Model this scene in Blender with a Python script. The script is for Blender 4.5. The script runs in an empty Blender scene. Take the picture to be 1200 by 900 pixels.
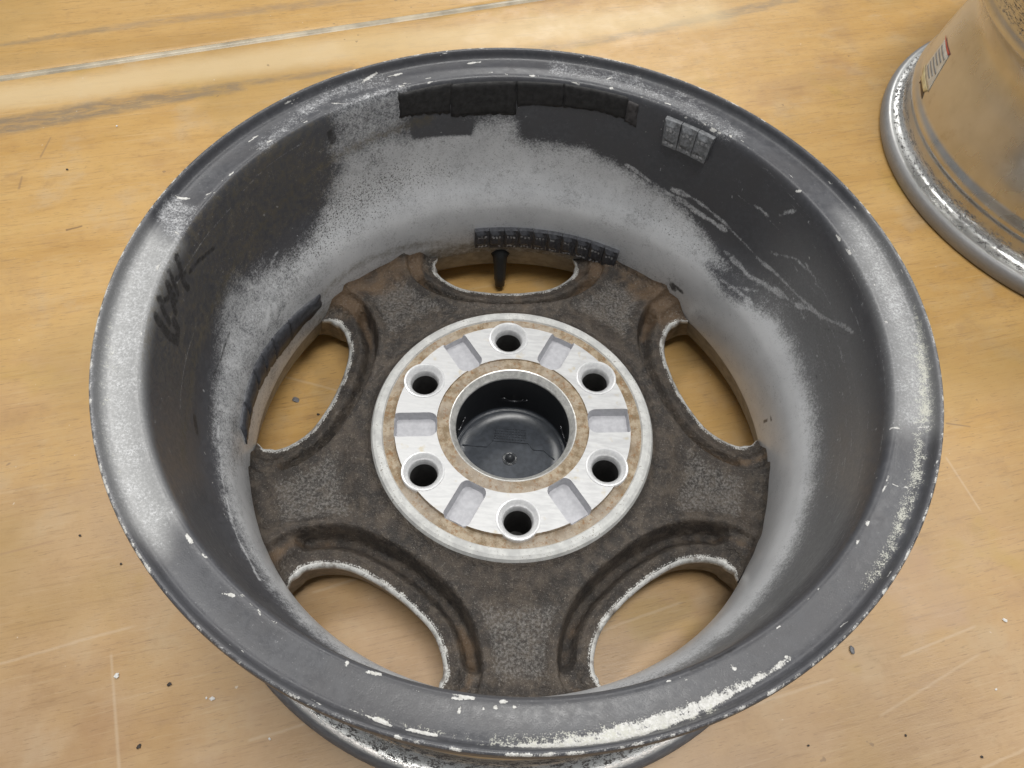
import bpy, bmesh, math, random
import numpy as np
from mathutils import Vector, Matrix
from mathutils.geometry import delaunay_2d_cdt

random.seed(7)
rng = np.random.default_rng(7)
scene = bpy.context.scene
col = scene.collection
PI = math.pi

# ------------------------------------------------------------------ camera
CAM_LOC = (-0.00502, -0.25411, 0.52588)
CAM_ROT = (0.55525, -0.04379, 0.06224)
FPX = 900.0                                    # focal length in pixels of a 1200 px wide picture
cd = bpy.data.cameras.new('camera')
cd.sensor_width = 36.0
cd.lens = 36.0 * FPX / 1200.0
cd.clip_start = 0.01
cd.clip_end = 100
cam = bpy.data.objects.new('camera', cd)
cam.location = CAM_LOC
cam.rotation_euler = CAM_ROT
col.objects.link(cam)
scene.camera = cam

# ------------------------------------------------------------------ world and ceiling lamps
w = bpy.data.worlds.new('World')
scene.world = w
w.use_nodes = True
w.node_tree.nodes['Background'].inputs[0].default_value = (0.93, 0.97, 1.0, 1)
w.node_tree.nodes['Background'].inputs[1].default_value = 0.27

def ceiling_lamp(name, loc, sx, sy, power, target=(0, 0, 0)):
    ld = bpy.data.lights.new(name, 'AREA')
    ld.shape = 'RECTANGLE'
    ld.size = sx
    ld.size_y = sy
    ld.energy = power
    ld.color = (1.0, 0.985, 0.95)
    o = bpy.data.objects.new(name, ld)
    o.location = loc
    o.rotation_euler = (Vector(target) - Vector(loc)).to_track_quat('-Z', 'Y').to_euler()
    col.objects.link(o)
    return o
ceiling_lamp('ceiling_lamp', (0.15, -0.25, 2.4), 1.2, 0.30, 32)
ceiling_lamp('ceiling_lamp', (-0.9, 1.1, 2.4), 1.2, 0.30, 22)
ceiling_lamp('ceiling_lamp', (1.5, 0.9, 2.4), 1.2, 0.30, 16)
ceiling_lamp('ceiling_lamp', (0.3, 3.9, 2.4), 1.6, 0.5, 34, (0.2, 0.6, 0))

vs = scene.view_settings
vs.view_transform = 'Standard'
vs.look = 'None'
vs.exposure = 0.0
vs.gamma = 1.0

# ------------------------------------------------------------------ picture <-> place
RM = np.array(Matrix.Rotation(CAM_ROT[2], 3, 'Z') @ Matrix.Rotation(CAM_ROT[1], 3, 'Y') @ Matrix.Rotation(CAM_ROT[0], 3, 'X'))
CC = np.array(CAM_LOC)

def ray(px, py):
    return RM @ np.array([(px - 600) / FPX, -(py - 450) / FPX, -1.0])

def on_plane(px, py, z=0.0):
    d = ray(px, py)
    return CC + d * ((z - CC[2]) / d[2])

# ------------------------------------------------------------------ materials
class NT:
    """small helper that writes node trees"""
    def __init__(self, name):
        self.m = bpy.data.materials.new(name)
        self.m.use_nodes = True
        self.t = self.m.node_tree
        self.t.nodes.clear()
        self.out = self.n('ShaderNodeOutputMaterial')
        self.b = self.n('ShaderNodeBsdfPrincipled')
        self.t.links.new(self.b.outputs[0], self.out.inputs[0])
        self.co = self.n('ShaderNodeTexCoord').outputs['Object']
    def n(self, kind, **kw):
        nd = self.t.nodes.new(kind)
        for k, v in kw.items():
            setattr(nd, k, v)
        return nd
    def put(self, sock, v):
        if isinstance(v, bpy.types.NodeSocket):
            self.t.links.new(v, sock)
        elif isinstance(v, (tuple, list)) and len(v) == 3 and sock.type == 'RGBA':
            sock.default_value = (*v, 1)
        else:
            sock.default_value = v
    def math(self, op, a, b=None, c=None, clamp=False):
        nd = self.n('ShaderNodeMath', operation=op, use_clamp=clamp)
        self.put(nd.inputs[0], a)
        if b is not None: self.put(nd.inputs[1], b)
        if c is not None: self.put(nd.inputs[2], c)
        return nd.outputs[0]
    def noise(self, scale, detail=4, rough=0.55, co=None, dist=0.0, dims='3D'):
        nd = self.n('ShaderNodeTexNoise', noise_dimensions=dims)
        self.put(nd.inputs['Vector'], co or self.co)
        nd.inputs['Scale'].default_value = scale
        nd.inputs['Detail'].default_value = detail
        nd.inputs['Roughness'].default_value = rough
        nd.inputs['Distortion'].default_value = dist
        return nd.outputs[0]
    def mapping(self, rot=(0, 0, 0), scale=(1, 1, 1), loc=(0, 0, 0), co=None):
        nd = self.n('ShaderNodeMapping')
        self.put(nd.inputs[0], co or self.co)
        nd.inputs['Location'].default_value = loc
        nd.inputs['Rotation'].default_value = rot
        nd.inputs['Scale'].default_value = scale
        return nd.outputs[0]
    def step(self, v, lo, hi, a=0.0, b=1.0):
        nd = self.n('ShaderNodeMapRange', interpolation_type='SMOOTHSTEP')
        self.put(nd.inputs[0], v)
        self.put(nd.inputs[1], lo)
        self.put(nd.inputs[2], hi)
        self.put(nd.inputs[3], a)
        self.put(nd.inputs[4], b)
        return nd.outputs[0]
    def mix(self, f, a, b):
        nd = self.n('ShaderNodeMix', data_type='RGBA')
        self.put(nd.inputs[0], f)
        self.put(nd.inputs[6], a)
        self.put(nd.inputs[7], b)
        return nd.outputs[2]
    def fmix(self, f, a, b):
        nd = self.n('ShaderNodeMix', data_type='FLOAT')
        self.put(nd.inputs[0], f)
        self.put(nd.inputs[2], a)
        self.put(nd.inputs[3], b)
        return nd.outputs[0]
    def bump(self, h, dist, strength=1.0, normal=None):
        nd = self.n('ShaderNodeBump')
        nd.inputs['Strength'].default_value = strength
        nd.inputs['Distance'].default_value = dist
        self.put(nd.inputs['Height'], h)
        if normal is not None: self.put(nd.inputs['Normal'], normal)
        return nd.outputs[0]
    def attr(self, name):
        nd = self.n('ShaderNodeAttribute', attribute_name=name)
        sp = self.n('ShaderNodeSeparateColor')
        self.t.links.new(nd.outputs['Color'], sp.inputs[0])
        return sp.outputs[0], sp.outputs[1], sp.outputs[2], nd.outputs['Alpha']
    def set(self, **kw):
        names = dict(color='Base Color', rough='Roughness', metal='Metallic', normal='Normal',
                     coat='Coat Weight', coat_rough='Coat Roughness', spec='Specular IOR Level', aniso='Anisotropic')
        for k, v in kw.items():
            self.put(self.b.inputs[names[k]], v)
        return self.m

def mat_rim():
    """dark paint with silver overspray, specks, grime and chips, laid out by the rim's own attributes"""
    t = NT('rim_paint')
    R, G, B, A = t.attr('paint')
    S, D, L, _ = t.attr('wear')
    fine = t.noise(1500, 2, 0.6)
    mid = t.noise(260, 4, 0.65)
    big = t.noise(32, 4, 0.6)
    spray = t.noise(700, 3, 0.8)
    n = t.math('ADD', t.math('MULTIPLY', t.math('SUBTRACT', fine, 0.5), 0.5), t.math('MULTIPLY', t.math('SUBTRACT', mid, 0.5), 0.40))
    n = t.math('ADD', n, t.math('MULTIPLY', t.math('SUBTRACT', spray, 0.5), 0.9))
    n = t.math('ADD', n, t.math('MULTIPLY', t.math('SUBTRACT', big, 0.5), 0.22))
    n = t.math('ADD', n, t.math('MULTIPLY', t.math('SUBTRACT', t.noise(75, 4, .65), 0.5), 0.55))
    silver = t.step(t.math('ADD', R, n), 0.20, 0.80)
    dark = t.mix(t.step(mid, 0.35, 0.7), (0.066, 0.067, 0.075), (0.086, 0.087, 0.096))
    dark = t.mix(t.step(big, 0.4, 0.65), dark, (0.072, 0.071, 0.077))
    light = t.mix(t.step(big, 0.35, 0.65), (0.62, 0.625, 0.64), (0.70, 0.705, 0.72))
    dark = t.mix(L, dark, t.mix(t.step(spray, .3, .7), (0.30, 0.30, 0.30), (0.40, 0.40, 0.40)))
    c = t.mix(silver, dark, light)
    c = t.mix(t.math('MULTIPLY', t.step(t.noise(820, 3, 0.7, co=t.mapping(loc=(.3, .7, .2))), 0.63, 0.74), 0.35), c, (0.33, 0.33, 0.34))
    # dirt: tan and olive road film
    gd = t.math('MULTIPLY', t.step(t.math('ADD', G, t.math('ADD', t.math('MULTIPLY', t.math('SUBTRACT', mid, 0.5), 1.0), t.math('MULTIPLY', t.math('SUBTRACT', fine, 0.5), 0.5))), 0.30, 0.9), 0.8)
    c = t.mix(gd, c, t.mix(t.step(big, .4, .6), (0.115, 0.092, 0.050), (0.16, 0.13, 0.08)))
    # tar specks
    sp1 = t.noise(800, 3, 0.75)
    thr = t.math('SUBTRACT', 0.82, t.math('MULTIPLY', S, 0.36))
    speck = t.step(t.math('SUBTRACT', sp1, thr), 0.0, 0.05)
    c = t.mix(t.math('MULTIPLY', speck, 0.85), c, (0.035, 0.032, 0.03))
    # bare bright metal and white chips
    chip = t.step(t.math('ADD', A, t.math('ADD', t.math('MULTIPLY', t.math('SUBTRACT', fine, 0.5), 0.5), t.math('MULTIPLY', t.math('SUBTRACT', mid, 0.5), 0.8))), 0.42, 0.58)
    c = t.mix(chip, c, t.mix(t.step(spray, .35, .65), (0.50, 0.49, 0.46), (0.68, 0.67, 0.65)))
    # oxidised creamy corrosion
    ox = t.step(t.math('ADD', D, t.math('ADD', t.math('MULTIPLY', t.math('SUBTRACT', fine, 0.5), 1.1), t.math('MULTIPLY', t.math('SUBTRACT', mid, 0.5), 0.9))), 0.42, 0.66)
    c = t.mix(t.math('MULTIPLY', ox, 0.85), c, t.mix(fine, (0.46, 0.45, 0.36), (0.60, 0.60, 0.55)))
    # black marker and residue
    blk = t.step(t.math('ADD', B, t.math('MULTIPLY', t.math('SUBTRACT', mid, 0.5), 0.7)), 0.35, 0.65)
    c = t.mix(t.math('MULTIPLY', blk, 0.9), c, (0.024, 0.023, 0.024))
    h = t.math('ADD', t.math('MULTIPLY', silver, 0.35), t.math('ADD', t.math('MULTIPLY', fine, 0.35), t.math('MULTIPLY', chip, -0.9)))
    h = t.math('ADD', h, t.math('MULTIPLY', mid, 0.5))
    rough = t.fmix(silver, t.step(mid, 0.3, 0.7, 0.30, 0.44), 0.34)
    rough = t.fmix(gd, rough, 0.7)
    return t.set(color=c, rough=rough, metal=t.math('MULTIPLY', silver, 0.3), normal=t.bump(h, 0.00022, 0.7), spec=0.5)

def mat_cast():
    """brake-dusted cast back of the spokes"""
    t = NT('dusty_cast_alloy')
    R, G, B, A = t.attr('paint')
    fine = t.noise(1300, 3, 0.7)
    grain = t.noise(560, 4, 0.75)
    mid = t.noise(120, 5, 0.65)
    big = t.noise(30, 4, 0.6)
    c = t.mix(t.step(big, 0.32, 0.70), (0.026, 0.021, 0.018), (0.066, 0.051, 0.040))
    pit = t.noise(260, 5, 0.75)
    c = t.mix(t.math('MULTIPLY', t.step(mid, 0.42, 0.66), .60), c, (0.112, 0.088, 0.066))
    c = t.mix(t.math('MULTIPLY', t.step(pit, 0.55, 0.70), .50), c, (0.185, 0.155, 0.128))
    c = t.mix(t.math('MULTIPLY', t.step(pit, 0.44, 0.32), .75), c, (0.024, 0.019, 0.016))
    # lighter grey grain on the rib tops
    wg = t.step(t.math('ADD', B, t.math('MULTIPLY', t.math('SUBTRACT', grain, 0.5), 2.4)), 0.40, 1.05)
    c = t.mix(t.math('MULTIPLY', wg, 0.75), c, (0.235, 0.222, 0.208))
    # rust film in the channels
    rs = t.math('ADD', R, t.math('ADD', t.math('MULTIPLY', t.math('SUBTRACT', big, 0.5), 1.8), t.math('MULTIPLY', t.math('SUBTRACT', grain, 0.5), .5)))
    c = t.mix(t.math('MULTIPLY', t.step(rs, 0.34, 0.85), 0.80), c, t.mix(mid, (0.105, 0.064, 0.034), (0.175, 0.108, 0.056)))
    # pale film
    c = t.mix(t.math('MULTIPLY', t.step(t.math('ADD', G, t.math('MULTIPLY', t.math('SUBTRACT', grain, 0.5), 1.8)), 0.45, 1.0), 0.6), c, (0.27, 0.24, 0.20))
    c = t.mix(t.math('MULTIPLY', t.step(grain, 0.58, 0.70), 0.55), c, (0.25, 0.225, 0.195))
    c = t.mix(t.math('MULTIPLY', t.step(fine, 0.60, 0.70), 0.65), c, (0.42, 0.38, 0.33))
    c = t.mix(t.math('MULTIPLY', t.step(grain, 0.42, 0.30), 0.65), c, (0.030, 0.025, 0.022))
    white = t.step(t.math('ADD', A, t.math('ADD', t.math('MULTIPLY', t.math('SUBTRACT', fine, 0.5), 1.2), t.math('MULTIPLY', t.math('SUBTRACT', mid, 0.5), .9))), 0.5, 0.62)
    c = t.mix(white, c, (0.62, 0.61, 0.58))
    h = t.math('ADD', t.math('MULTIPLY', fine, 0.5), t.math('ADD', t.math('MULTIPLY', grain, 1.0), t.math('ADD', t.math('MULTIPLY', pit, 1.8), t.math('MULTIPLY', mid, 2.0))))
    return t.set(color=c, rough=t.step(pit, .3, .7, .34, .60), normal=t.bump(h, 0.0008, 1.0), spec=0.6)

def mat_edge():
    t = NT('bright_window_edge')
    fine = t.noise(900, 3, 0.7)
    mid = t.noise(120, 4, 0.65)
    c = t.mix(t.step(mid, 0.35, 0.65), (0.52, 0.52, 0.50), (0.70, 0.70, 0.68))
    c = t.mix(t.math('MULTIPLY', t.step(t.math('ADD', fine, t.math('MULTIPLY', t.math('SUBTRACT', mid, .5), .6)), 0.60, 0.70), 0.9), c, (0.11, 0.09, 0.075))
    c = t.mix(t.math('MULTIPLY', t.step(t.noise(75, 5, .75), .47, .62), .70), c, (0.14, 0.11, 0.085))
    return t.set(color=c, rough=0.45, metal=0.2, normal=t.bump(fine, 0.0004, 0.7))

def mat_machined():
    t = NT('machined_alloy_face')
    mid = t.noise(60, 4, 0.6)
    streak = t.noise(420, 3, 0.6, co=t.mapping(rot=(0, 0, 0.35), scale=(0.25, 1, 1)))
    stain = t.step(t.noise(95, 4, 0.6, co=t.mapping(loc=(.31, .2, .1))), 0.57, 0.72)
    c = t.mix(t.step(streak, .3, .7), (0.53, 0.53, 0.535), (0.63, 0.63, 0.63))
    c = t.mix(t.math('MULTIPLY', stain, 0.6), c, (0.50, 0.42, 0.26))
    return t.set(color=c, rough=t.step(streak, .3, .7, .42, .55), metal=0.3, normal=t.bump(streak, 0.0001, 0.35))

def mat_seat():
    t = NT('turned_lug_seat')
    fine = t.noise(500, 3, 0.6)
    c = t.mix(t.step(fine, .35, .7), (0.76, 0.76, 0.77), (0.88, 0.88, 0.88))
    return t.set(color=c, rough=0.28, metal=0.35)

def mat_pocket():
    t = NT('painted_pocket')
    mid = t.noise(300, 3, 0.6)
    c = t.mix(t.step(mid, .3, .7), (0.42, 0.42, 0.445), (0.50, 0.50, 0.525))
    return t.set(color=c, rough=0.55, normal=t.bump(mid, 0.0002, 0.3))

def mat_tan():
    t = NT('tan_corrosion_film')
    fine = t.noise(800, 3, 0.7)
    mid = t.noise(150, 4, 0.65)
    big = t.noise(28, 3, 0.6)
    c = t.mix(t.step(mid, .36, .64), (0.22, 0.155, 0.085), (0.43, 0.35, 0.25))
    c = t.mix(t.math('MULTIPLY', t.step(big, .42, .66), .6), c, (0.38, 0.33, 0.28))
    c = t.mix(t.math('MULTIPLY', t.step(fine, .60, .70), .7), c, (0.56, 0.50, 0.40))
    c = t.mix(t.math('MULTIPLY', t.step(t.noise(330, 4, .75), .52, .64), .75), c, (0.25, 0.13, 0.048))
    return t.set(color=c, rough=0.62, normal=t.bump(t.math('ADD', fine, mid), 0.0006, 0.9))

def mat_whitering():
    t = NT('bleached_hub_ring')
    fine = t.noise(700, 3, 0.7)
    mid = t.noise(90, 4, 0.65)
    c = t.mix(t.step(mid, .35, .65), (0.46, 0.46, 0.45), (0.62, 0.62, 0.60))
    c = t.mix(t.math('MULTIPLY', t.step(t.math('ADD', fine, t.math('MULTIPLY', t.math('SUBTRACT', mid, .5), .4)), .62, .70), .8), c, (0.20, 0.17, 0.14))
    return t.set(color=c, rough=0.55, normal=t.bump(fine, 0.0003, 0.5))

def mat_plain(name, c, rough=0.5, metal=0.0, ns=200, var=0.25, bumpd=0.0002):
    t = NT(name)
    mid = t.noise(ns, 4, 0.6)
    a = tuple(x * (1 - var) for x in c)
    b = tuple(min(1, x * (1 + var)) for x in c)
    return t.set(color=t.mix(t.step(mid, .3, .7), a, b), rough=rough, metal=metal, normal=t.bump(mid, bumpd, 0.5))

def mat_outer():
    """outside of the barrel: lacquered silver, bare scuffed bead seats laid out by attribute"""
    t = NT('barrel_outside')
    R, G, B, A = t.attr('paint')      # R scuffed bare, G black rubber, B grey lip paint
    ring = t.mapping(scale=(1, 1, 5))
    fine = t.noise(800, 4, 0.75, co=ring)
    mid = t.noise(170, 5, 0.7, co=ring)
    big = t.noise(14, 4, 0.6)
    c = t.mix(t.step(big, .35, .65), (0.50, 0.50, 0.49), (0.62, 0.62, 0.61))
    c = t.mix(t.math('MULTIPLY', t.step(t.noise(60, 5, .7), .56, .7), .20), c, (0.30, 0.24, 0.17))
    c = t.mix(B, c, t.mix(t.step(mid, .35, .65), (0.115, 0.115, 0.125), (0.16, 0.16, 0.17)))
    sc = t.step(t.math('ADD', R, t.math('MULTIPLY', t.math('SUBTRACT', t.math('ADD', fine, mid), 1.0), 1.3)), .40, .62)
    c = t.mix(sc, c, (0.66, 0.63, 0.60))
    bk = t.step(t.math('ADD', G, t.math('MULTIPLY', t.math('SUBTRACT', t.math('ADD', fine, mid), 1.0), 1.9)), .45, .60)
    c = t.mix(t.math('MULTIPLY', bk, .9), c, (0.035, 0.03, 0.032))
    metal = t.math('MULTIPLY', t.math('SUBTRACT', 1.0, t.math('MAXIMUM', bk, B)), 0.92)
    rough = t.fmix(t.math('MAXIMUM', bk, B), t.math('ADD', t.step(big, .3, .7, .17, .27), t.math('MULTIPLY', t.noise(40, 4, .65, co=t.mapping(scale=(1, 1, .08))), .16)), .6)
    return t.set(color=c, rough=rough, metal=metal, normal=t.bump(t.math('SUBTRACT', t.math('MULTIPLY', sc, .5), bk), 0.0003, 0.5))

# ------------------------------------------------------------------ object helpers
def link(name, me, parent=None, mats=()):
    o = bpy.data.objects.new(name, me)
    col.objects.link(o)
    o.parent = parent
    for m in mats:
        if m.name not in [x.name for x in me.materials if x]:
            me.materials.append(m)
    return o

def tag(o, label, cat, group=None):
    o['label'] = label
    o['category'] = cat
    if group: o['group'] = group
    return o

def empty(name, loc=(0, 0, 0)):
    o = bpy.data.objects.new(name, None)
    o.empty_display_size = 0.05
    o.location = loc
    col.objects.link(o)
    return o

def mesh_np(name, verts, faces, smooth=True):
    me = bpy.data.meshes.new(name)
    me.from_pydata([tuple(v) for v in verts], [], [tuple(f) for f in faces])
    if smooth: me.shade_smooth()
    me.update()
    return me

def grid_faces(nt, ns, wrap=True):
    i = np.arange(nt if wrap else nt - 1)
    j = np.arange(ns - 1)
    I, J = np.meshgrid(i, j, indexing='ij')
    I2 = (I + 1) % nt
    return np.stack([I * ns + J, I * ns + J + 1, I2 * ns + J + 1, I2 * ns + J], -1).reshape(-1, 4)

def fast_mesh(name, verts, quads, smooth=True):
    me = bpy.data.meshes.new(name)
    verts = np.asarray(verts, np.float32)
    quads = np.asarray(quads, np.int32)
    k = quads.shape[1]
    me.vertices.add(len(verts))
    me.vertices.foreach_set('co', verts.ravel())
    me.loops.add(quads.size)
    me.loops.foreach_set('vertex_index', quads.ravel())
    me.polygons.add(len(quads))
    me.polygons.foreach_set('loop_start', np.arange(0, quads.size, k, dtype=np.int32))
    me.update(calc_edges=True)
    me.validate()
    if smooth: me.shade_smooth()
    return me

def lathe(prof, nt, smooth=True, name='lathe', flip=False):
    """prof: (r, z) list; faces look to the left of the walking direction unless flipped"""
    prof = np.asarray(prof)
    th = np.linspace(0, 2 * PI, nt, endpoint=False)
    v = np.stack([np.outer(np.cos(th), prof[:, 0]), np.outer(np.sin(th), prof[:, 0]), np.outer(np.ones(nt), prof[:, 1])], -1).reshape(-1, 3)
    f = grid_faces(nt, len(prof))
    if flip: f = f[:, ::-1]
    return fast_mesh(name, v, f, smooth)

def smooth_prof(pts, step):
    """Catmull-Rom through pts, resampled at about `step`"""
    p = np.asarray(pts, float)
    p = np.vstack([2 * p[0] - p[1], p, 2 * p[-1] - p[-2]])
    out = []
    for i in range(1, len(p) - 2):
        p0, p1, p2, p3 = p[i - 1], p[i], p[i + 1], p[i + 2]
        t = np.linspace(0, 1, 24, endpoint=False)[:, None]
        # centripetal-ish: damp tangents by segment length
        d1 = np.linalg.norm(p2 - p1)
        m1 = (p2 - p0) / (np.linalg.norm(p1 - p0) + d1) * d1
        m2 = (p3 - p1) / (np.linalg.norm(p3 - p2) + d1) * d1
        out.append((2 * t**3 - 3 * t**2 + 1) * p1 + (t**3 - 2 * t**2 + t) * m1 + (-2 * t**3 + 3 * t**2) * p2 + (t**3 - t**2) * m2)
    q = np.vstack(out + [p[-2][None]])
    s = np.r_[0, np.cumsum(np.linalg.norm(np.diff(q, axis=0), axis=1))]
    n = max(2, int(round(s[-1] / step)))
    u = np.linspace(0, s[-1], n + 1)
    return np.stack([np.interp(u, s, q[:, 0]), np.interp(u, s, q[:, 1])], 1), u

def color_attr(me, name, arr):
    a = me.color_attributes.new(name, 'FLOAT_COLOR', 'POINT')
    a.data.foreach_set('color', np.asarray(arr, np.float32).ravel())

def sstep(x, a, b):
    t = np.clip((x - a) / (b - a), 0, 1)
    return t * t * (3 - 2 * t)

ZB = 0.004          # heights below are measured in a frame whose zero is 4 mm under the floor
def Z(p):
    p = np.array(p, float)
    p[:, 1] -= ZB
    return p

# ================================================================== FLOOR
def mat_floor(name, seed, orange):
    t = NT(name)
    co = t.mapping(loc=(seed, seed * .7, 0), rot=(0, 0, -0.30))
    grain = t.noise(70, 5, 0.65, co=t.mapping(scale=(0.07, 1, 1), co=co), dist=0.4)
    grain2 = t.noise(16, 4, 0.6, co=t.mapping(scale=(0.16, 1, 1), co=co), dist=0.8)
    blot = t.noise(5.5, 4, 0.6, co=co)
    blot2 = t.noise(19, 5, 0.65, co=co)
    fine = t.noise(700, 2, 0.6)
    mott = t.noise(45, 6, 0.7, co=t.mapping(scale=(0.45, 1, 1), co=co))
    c = t.mix(t.step(grain2, .30, .70), (0.52, 0.305, 0.095), (0.60, 0.375, 0.140))
    c = t.mix(t.math('MULTIPLY', t.step(grain, .42, .74), .28), c, (0.42, 0.235, 0.075))
    c = t.mix(t.math('MULTIPLY', t.step(mott, .48, .68), .38), c, (0.60, 0.40, 0.17))
    c = t.mix(t.math('MULTIPLY', t.step(mott, .46, .30), .45), c, (0.38, 0.215, 0.08))
    fib = t.noise(330, 4, 0.75, co=t.mapping(scale=(0.05, 1, 1), co=co))
    c = t.mix(t.math('MULTIPLY', t.step(fib, .56, .72), .30), c, (0.34, 0.19, 0.07))
    brn = t.noise(8, 5, 0.68, co=t.mapping(loc=(2.2, 5.1, 0)))
    c = t.mix(t.math('MULTIPLY', t.step(brn, .52, .70), .22), c, (0.40, 0.215, 0.075))
    pore = t.noise(900, 3, 0.7, co=t.mapping(scale=(0.10, 1, 1), co=co))
    c = t.mix(t.math('MULTIPLY', t.step(pore, .60, .68), .35), c, (0.30, 0.165, 0.065))
    scr = t.noise(160, 2, 0.5, co=t.mapping(rot=(0, 0, .9), scale=(0.03, 1, 1), co=co))
    c = t.mix(t.math('MULTIPLY', t.step(scr, .70, .74), .25), c, (0.70, 0.52, 0.30))
    # pinkish tone, stronger towards the near end of the sheet
    sep = t.n('ShaderNodeSeparateXYZ')
    t.put(sep.inputs[0], t.n('ShaderNodeTexCoord').outputs['Object'])
    if not orange:
        near = t.step(t.math('ADD', sep.outputs[1], t.math('MULTIPLY', t.math('SUBTRACT', blot, .5), .9)), 0.16, -0.18)
        c = t.mix(t.math('MULTIPLY', near, t.step(blot, .35, .65, .45, .85)), c, t.mix(t.step(blot2, .35, .65), (0.385, 0.255, 0.158), (0.465, 0.325, 0.212)))
        pale = t.step(blot2, .52, .70)
        c = t.mix(t.math('MULTIPLY', pale, .35), c, (0.50, 0.38, 0.24))
        smk = t.noise(6, 6, .7, co=t.mapping(loc=(9.1, 3.3, 0)), dist=.5)
        c = t.mix(t.math('MULTIPLY', t.step(smk, .52, .68), .25), c, (0.34, 0.215, 0.125))
        c = t.mix(t.math('MULTIPLY', t.step(t.noise(11, 4, .6, co=t.mapping(loc=(3, 1, 0))), .55, .72), .35), c, (0.36, 0.19, 0.085))
        c = t.mix(t.math('MULTIPLY', t.step(t.noise(13, 3, .6, co=t.mapping(loc=(7, 4, 0))), .58, .72), .4), c, (0.45, 0.29, 0.06))
    # crisp fibre, pores and blotches over every tone of the sheet
    c = t.mix(t.math('MULTIPLY', t.step(fib, .54, .66), .30), c, (0.30, 0.18, 0.085))
    c = t.mix(t.math('MULTIPLY', t.step(fib, .44, .34), .22), c, (0.60, 0.45, 0.28))
    c = t.mix(t.math('MULTIPLY', t.step(pore, .58, .66), .38), c, (0.24, 0.145, 0.07))
    c = t.mix(t.math('MULTIPLY', t.step(t.noise(30, 6, .75, co=co), .54, .70), .30), c, (0.33, 0.20, 0.095))
    c = t.mix(t.math('MULTIPLY', t.step(t.noise(4.2, 3, .55, co=t.mapping(loc=(1.7, 8.3, 0))), .50, .62), .45), c, (0.42, 0.27, 0.095))
    x, y = sep.outputs[0], sep.outputs[1]
    wob = t.math('MULTIPLY', t.math('SUBTRACT', t.noise(9, 3, .5), .5), 0.03)
    wobf = t.math('MULTIPLY', t.math('SUBTRACT', t.noise(90, 4, .7), .5), 0.016)
    def seg(ax, ay, bx, by, wa, wb, soft, amt, colr, wobble=0.0, edge=1.0):
        nonlocal c
        L = math.hypot(bx - ax, by - ay)
        ux, uy = (bx - ax) / L, (by - ay) / L
        dx, dy = t.math('SUBTRACT', x, ax), t.math('SUBTRACT', y, ay)
        u = t.math('DIVIDE', t.math('ADD', t.math('MULTIPLY', dx, ux), t.math('MULTIPLY', dy, uy)), L)
        v = t.math('SUBTRACT', t.math('MULTIPLY', dy, ux), t.math('MULTIPLY', dx, uy))
        if wobble:
            v = t.math('ADD', v, t.math('ADD', t.math('MULTIPLY', wob, wobble), t.math('MULTIPLY', wobf, min(1, wobble))))
        half = t.math('ADD', wa, t.math('MULTIPLY', u, wb - wa))
        m = t.step(t.math('SUBTRACT', t.math('ABSOLUTE', v), half), soft, -soft * .3)
        ends = t.math('MULTIPLY', t.step(u, -0.02, 0.04), t.step(u, 1.02, 0.93))
        m = t.math('MULTIPLY', t.math('MULTIPLY', m, ends), amt)
        if edge < 1: m = t.math('MULTIPLY', m, t.step(t.noise(150, 5, .75, co=t.mapping(scale=(.22, 1, 1), co=co), dist=.6), .36, .60, edge, 1.0))
        c = t.mix(m, c, colr)
    def pseg(p, q, wa, wb, soft, amt, colr, wobble=0.0, edge=1.0):
        a, b = on_plane(*p), on_plane(*q)
        seg(a[0], a[1], b[0], b[1], wa, wb, soft, amt, colr, wobble, edge)
    GREY = (0.20, 0.165, 0.125)
    if orange:
        pseg((-30, 58), (130, 33), .001, .004, .004, .55, GREY, .35, .4)
        pseg((120, 34), (470, -8), .004, .005, .006, .5, (0.30, 0.22, 0.15), .35, .3)
        pseg((-30, 80), (300, 40), .004, .008, .02, .35, (0.42, 0.26, 0.10), .6)
    else:
        pseg((-40, 155), (140, 122), .010, .011, .008, .75, GREY, .5, .35)
        pseg((130, 125), (290, 100), .009, .005, .007, .7, GREY, .5, .3)
        pseg((285, 98), (420, 80), .003, .003, .005, .55, GREY, .4, .3)
        pseg((560, 66), (720, 45), .006, .004, .008, .40, GREY, .5, .3)
        pseg((710, 47), (940, -4), .003, .006, .006, .60, GREY, .5, .3)
        pseg((-30, 120), (420, 56), .010, .012, .022, .75, (0.68, 0.52, 0.30), .5)  # pale band: reflected sheen of the rolled edge, put into the colour
        pseg((400, 58), (860, 12), .012, .014, .025, .60, (0.66, 0.50, 0.27), .5)  # same painted sheen, carried on along the joint
        SC = (0.62, 0.48, 0.33)
        pseg((-20, 784), (160, 733), .0006, .0006, .0010, .36, SC, .12)
        pseg((130, 765), (141, 920), .0003, .0006, .0012, .42, SC)
        pseg((-20, 655), (66, 633), .0005, .0005, .0010, .45, (0.36, 0.22, 0.12))
        pseg((290, 868), (365, 846), .0005, .0005, .0010, .36, SC, .12)
        pseg((1030, 840), (1150, 765), .0004, .0004, .0010, .3, SC)
        pseg((880, 826), (980, 795), .0007, .0004, .0010, .36, SC, .12)
        pseg((1055, 770), (1145, 733), .0005, .0005, .0008, .4, SC)
        pseg((1150, 900), (1215, 872), .0005, .0005, .0010, .36, SC, .12)
        pseg((1108, 496), (1138, 500), .0004, .0002, .0008, .6, (0.2, 0.13, 0.08))
        pseg((1108, 535), (1150, 600), .0006, .0004, .0008, .4, SC)
        pseg((1060, 640), (1105, 740), .012, .02, .02, .30, (0.50, 0.34, 0.24), .5)
        pseg((330, 440), (412, 462), .0006, .0004, .0010, .36, SC, .12)
        pseg((365, 695), (445, 670), .0006, .0006, .0010, .36, SC, .12)
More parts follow.
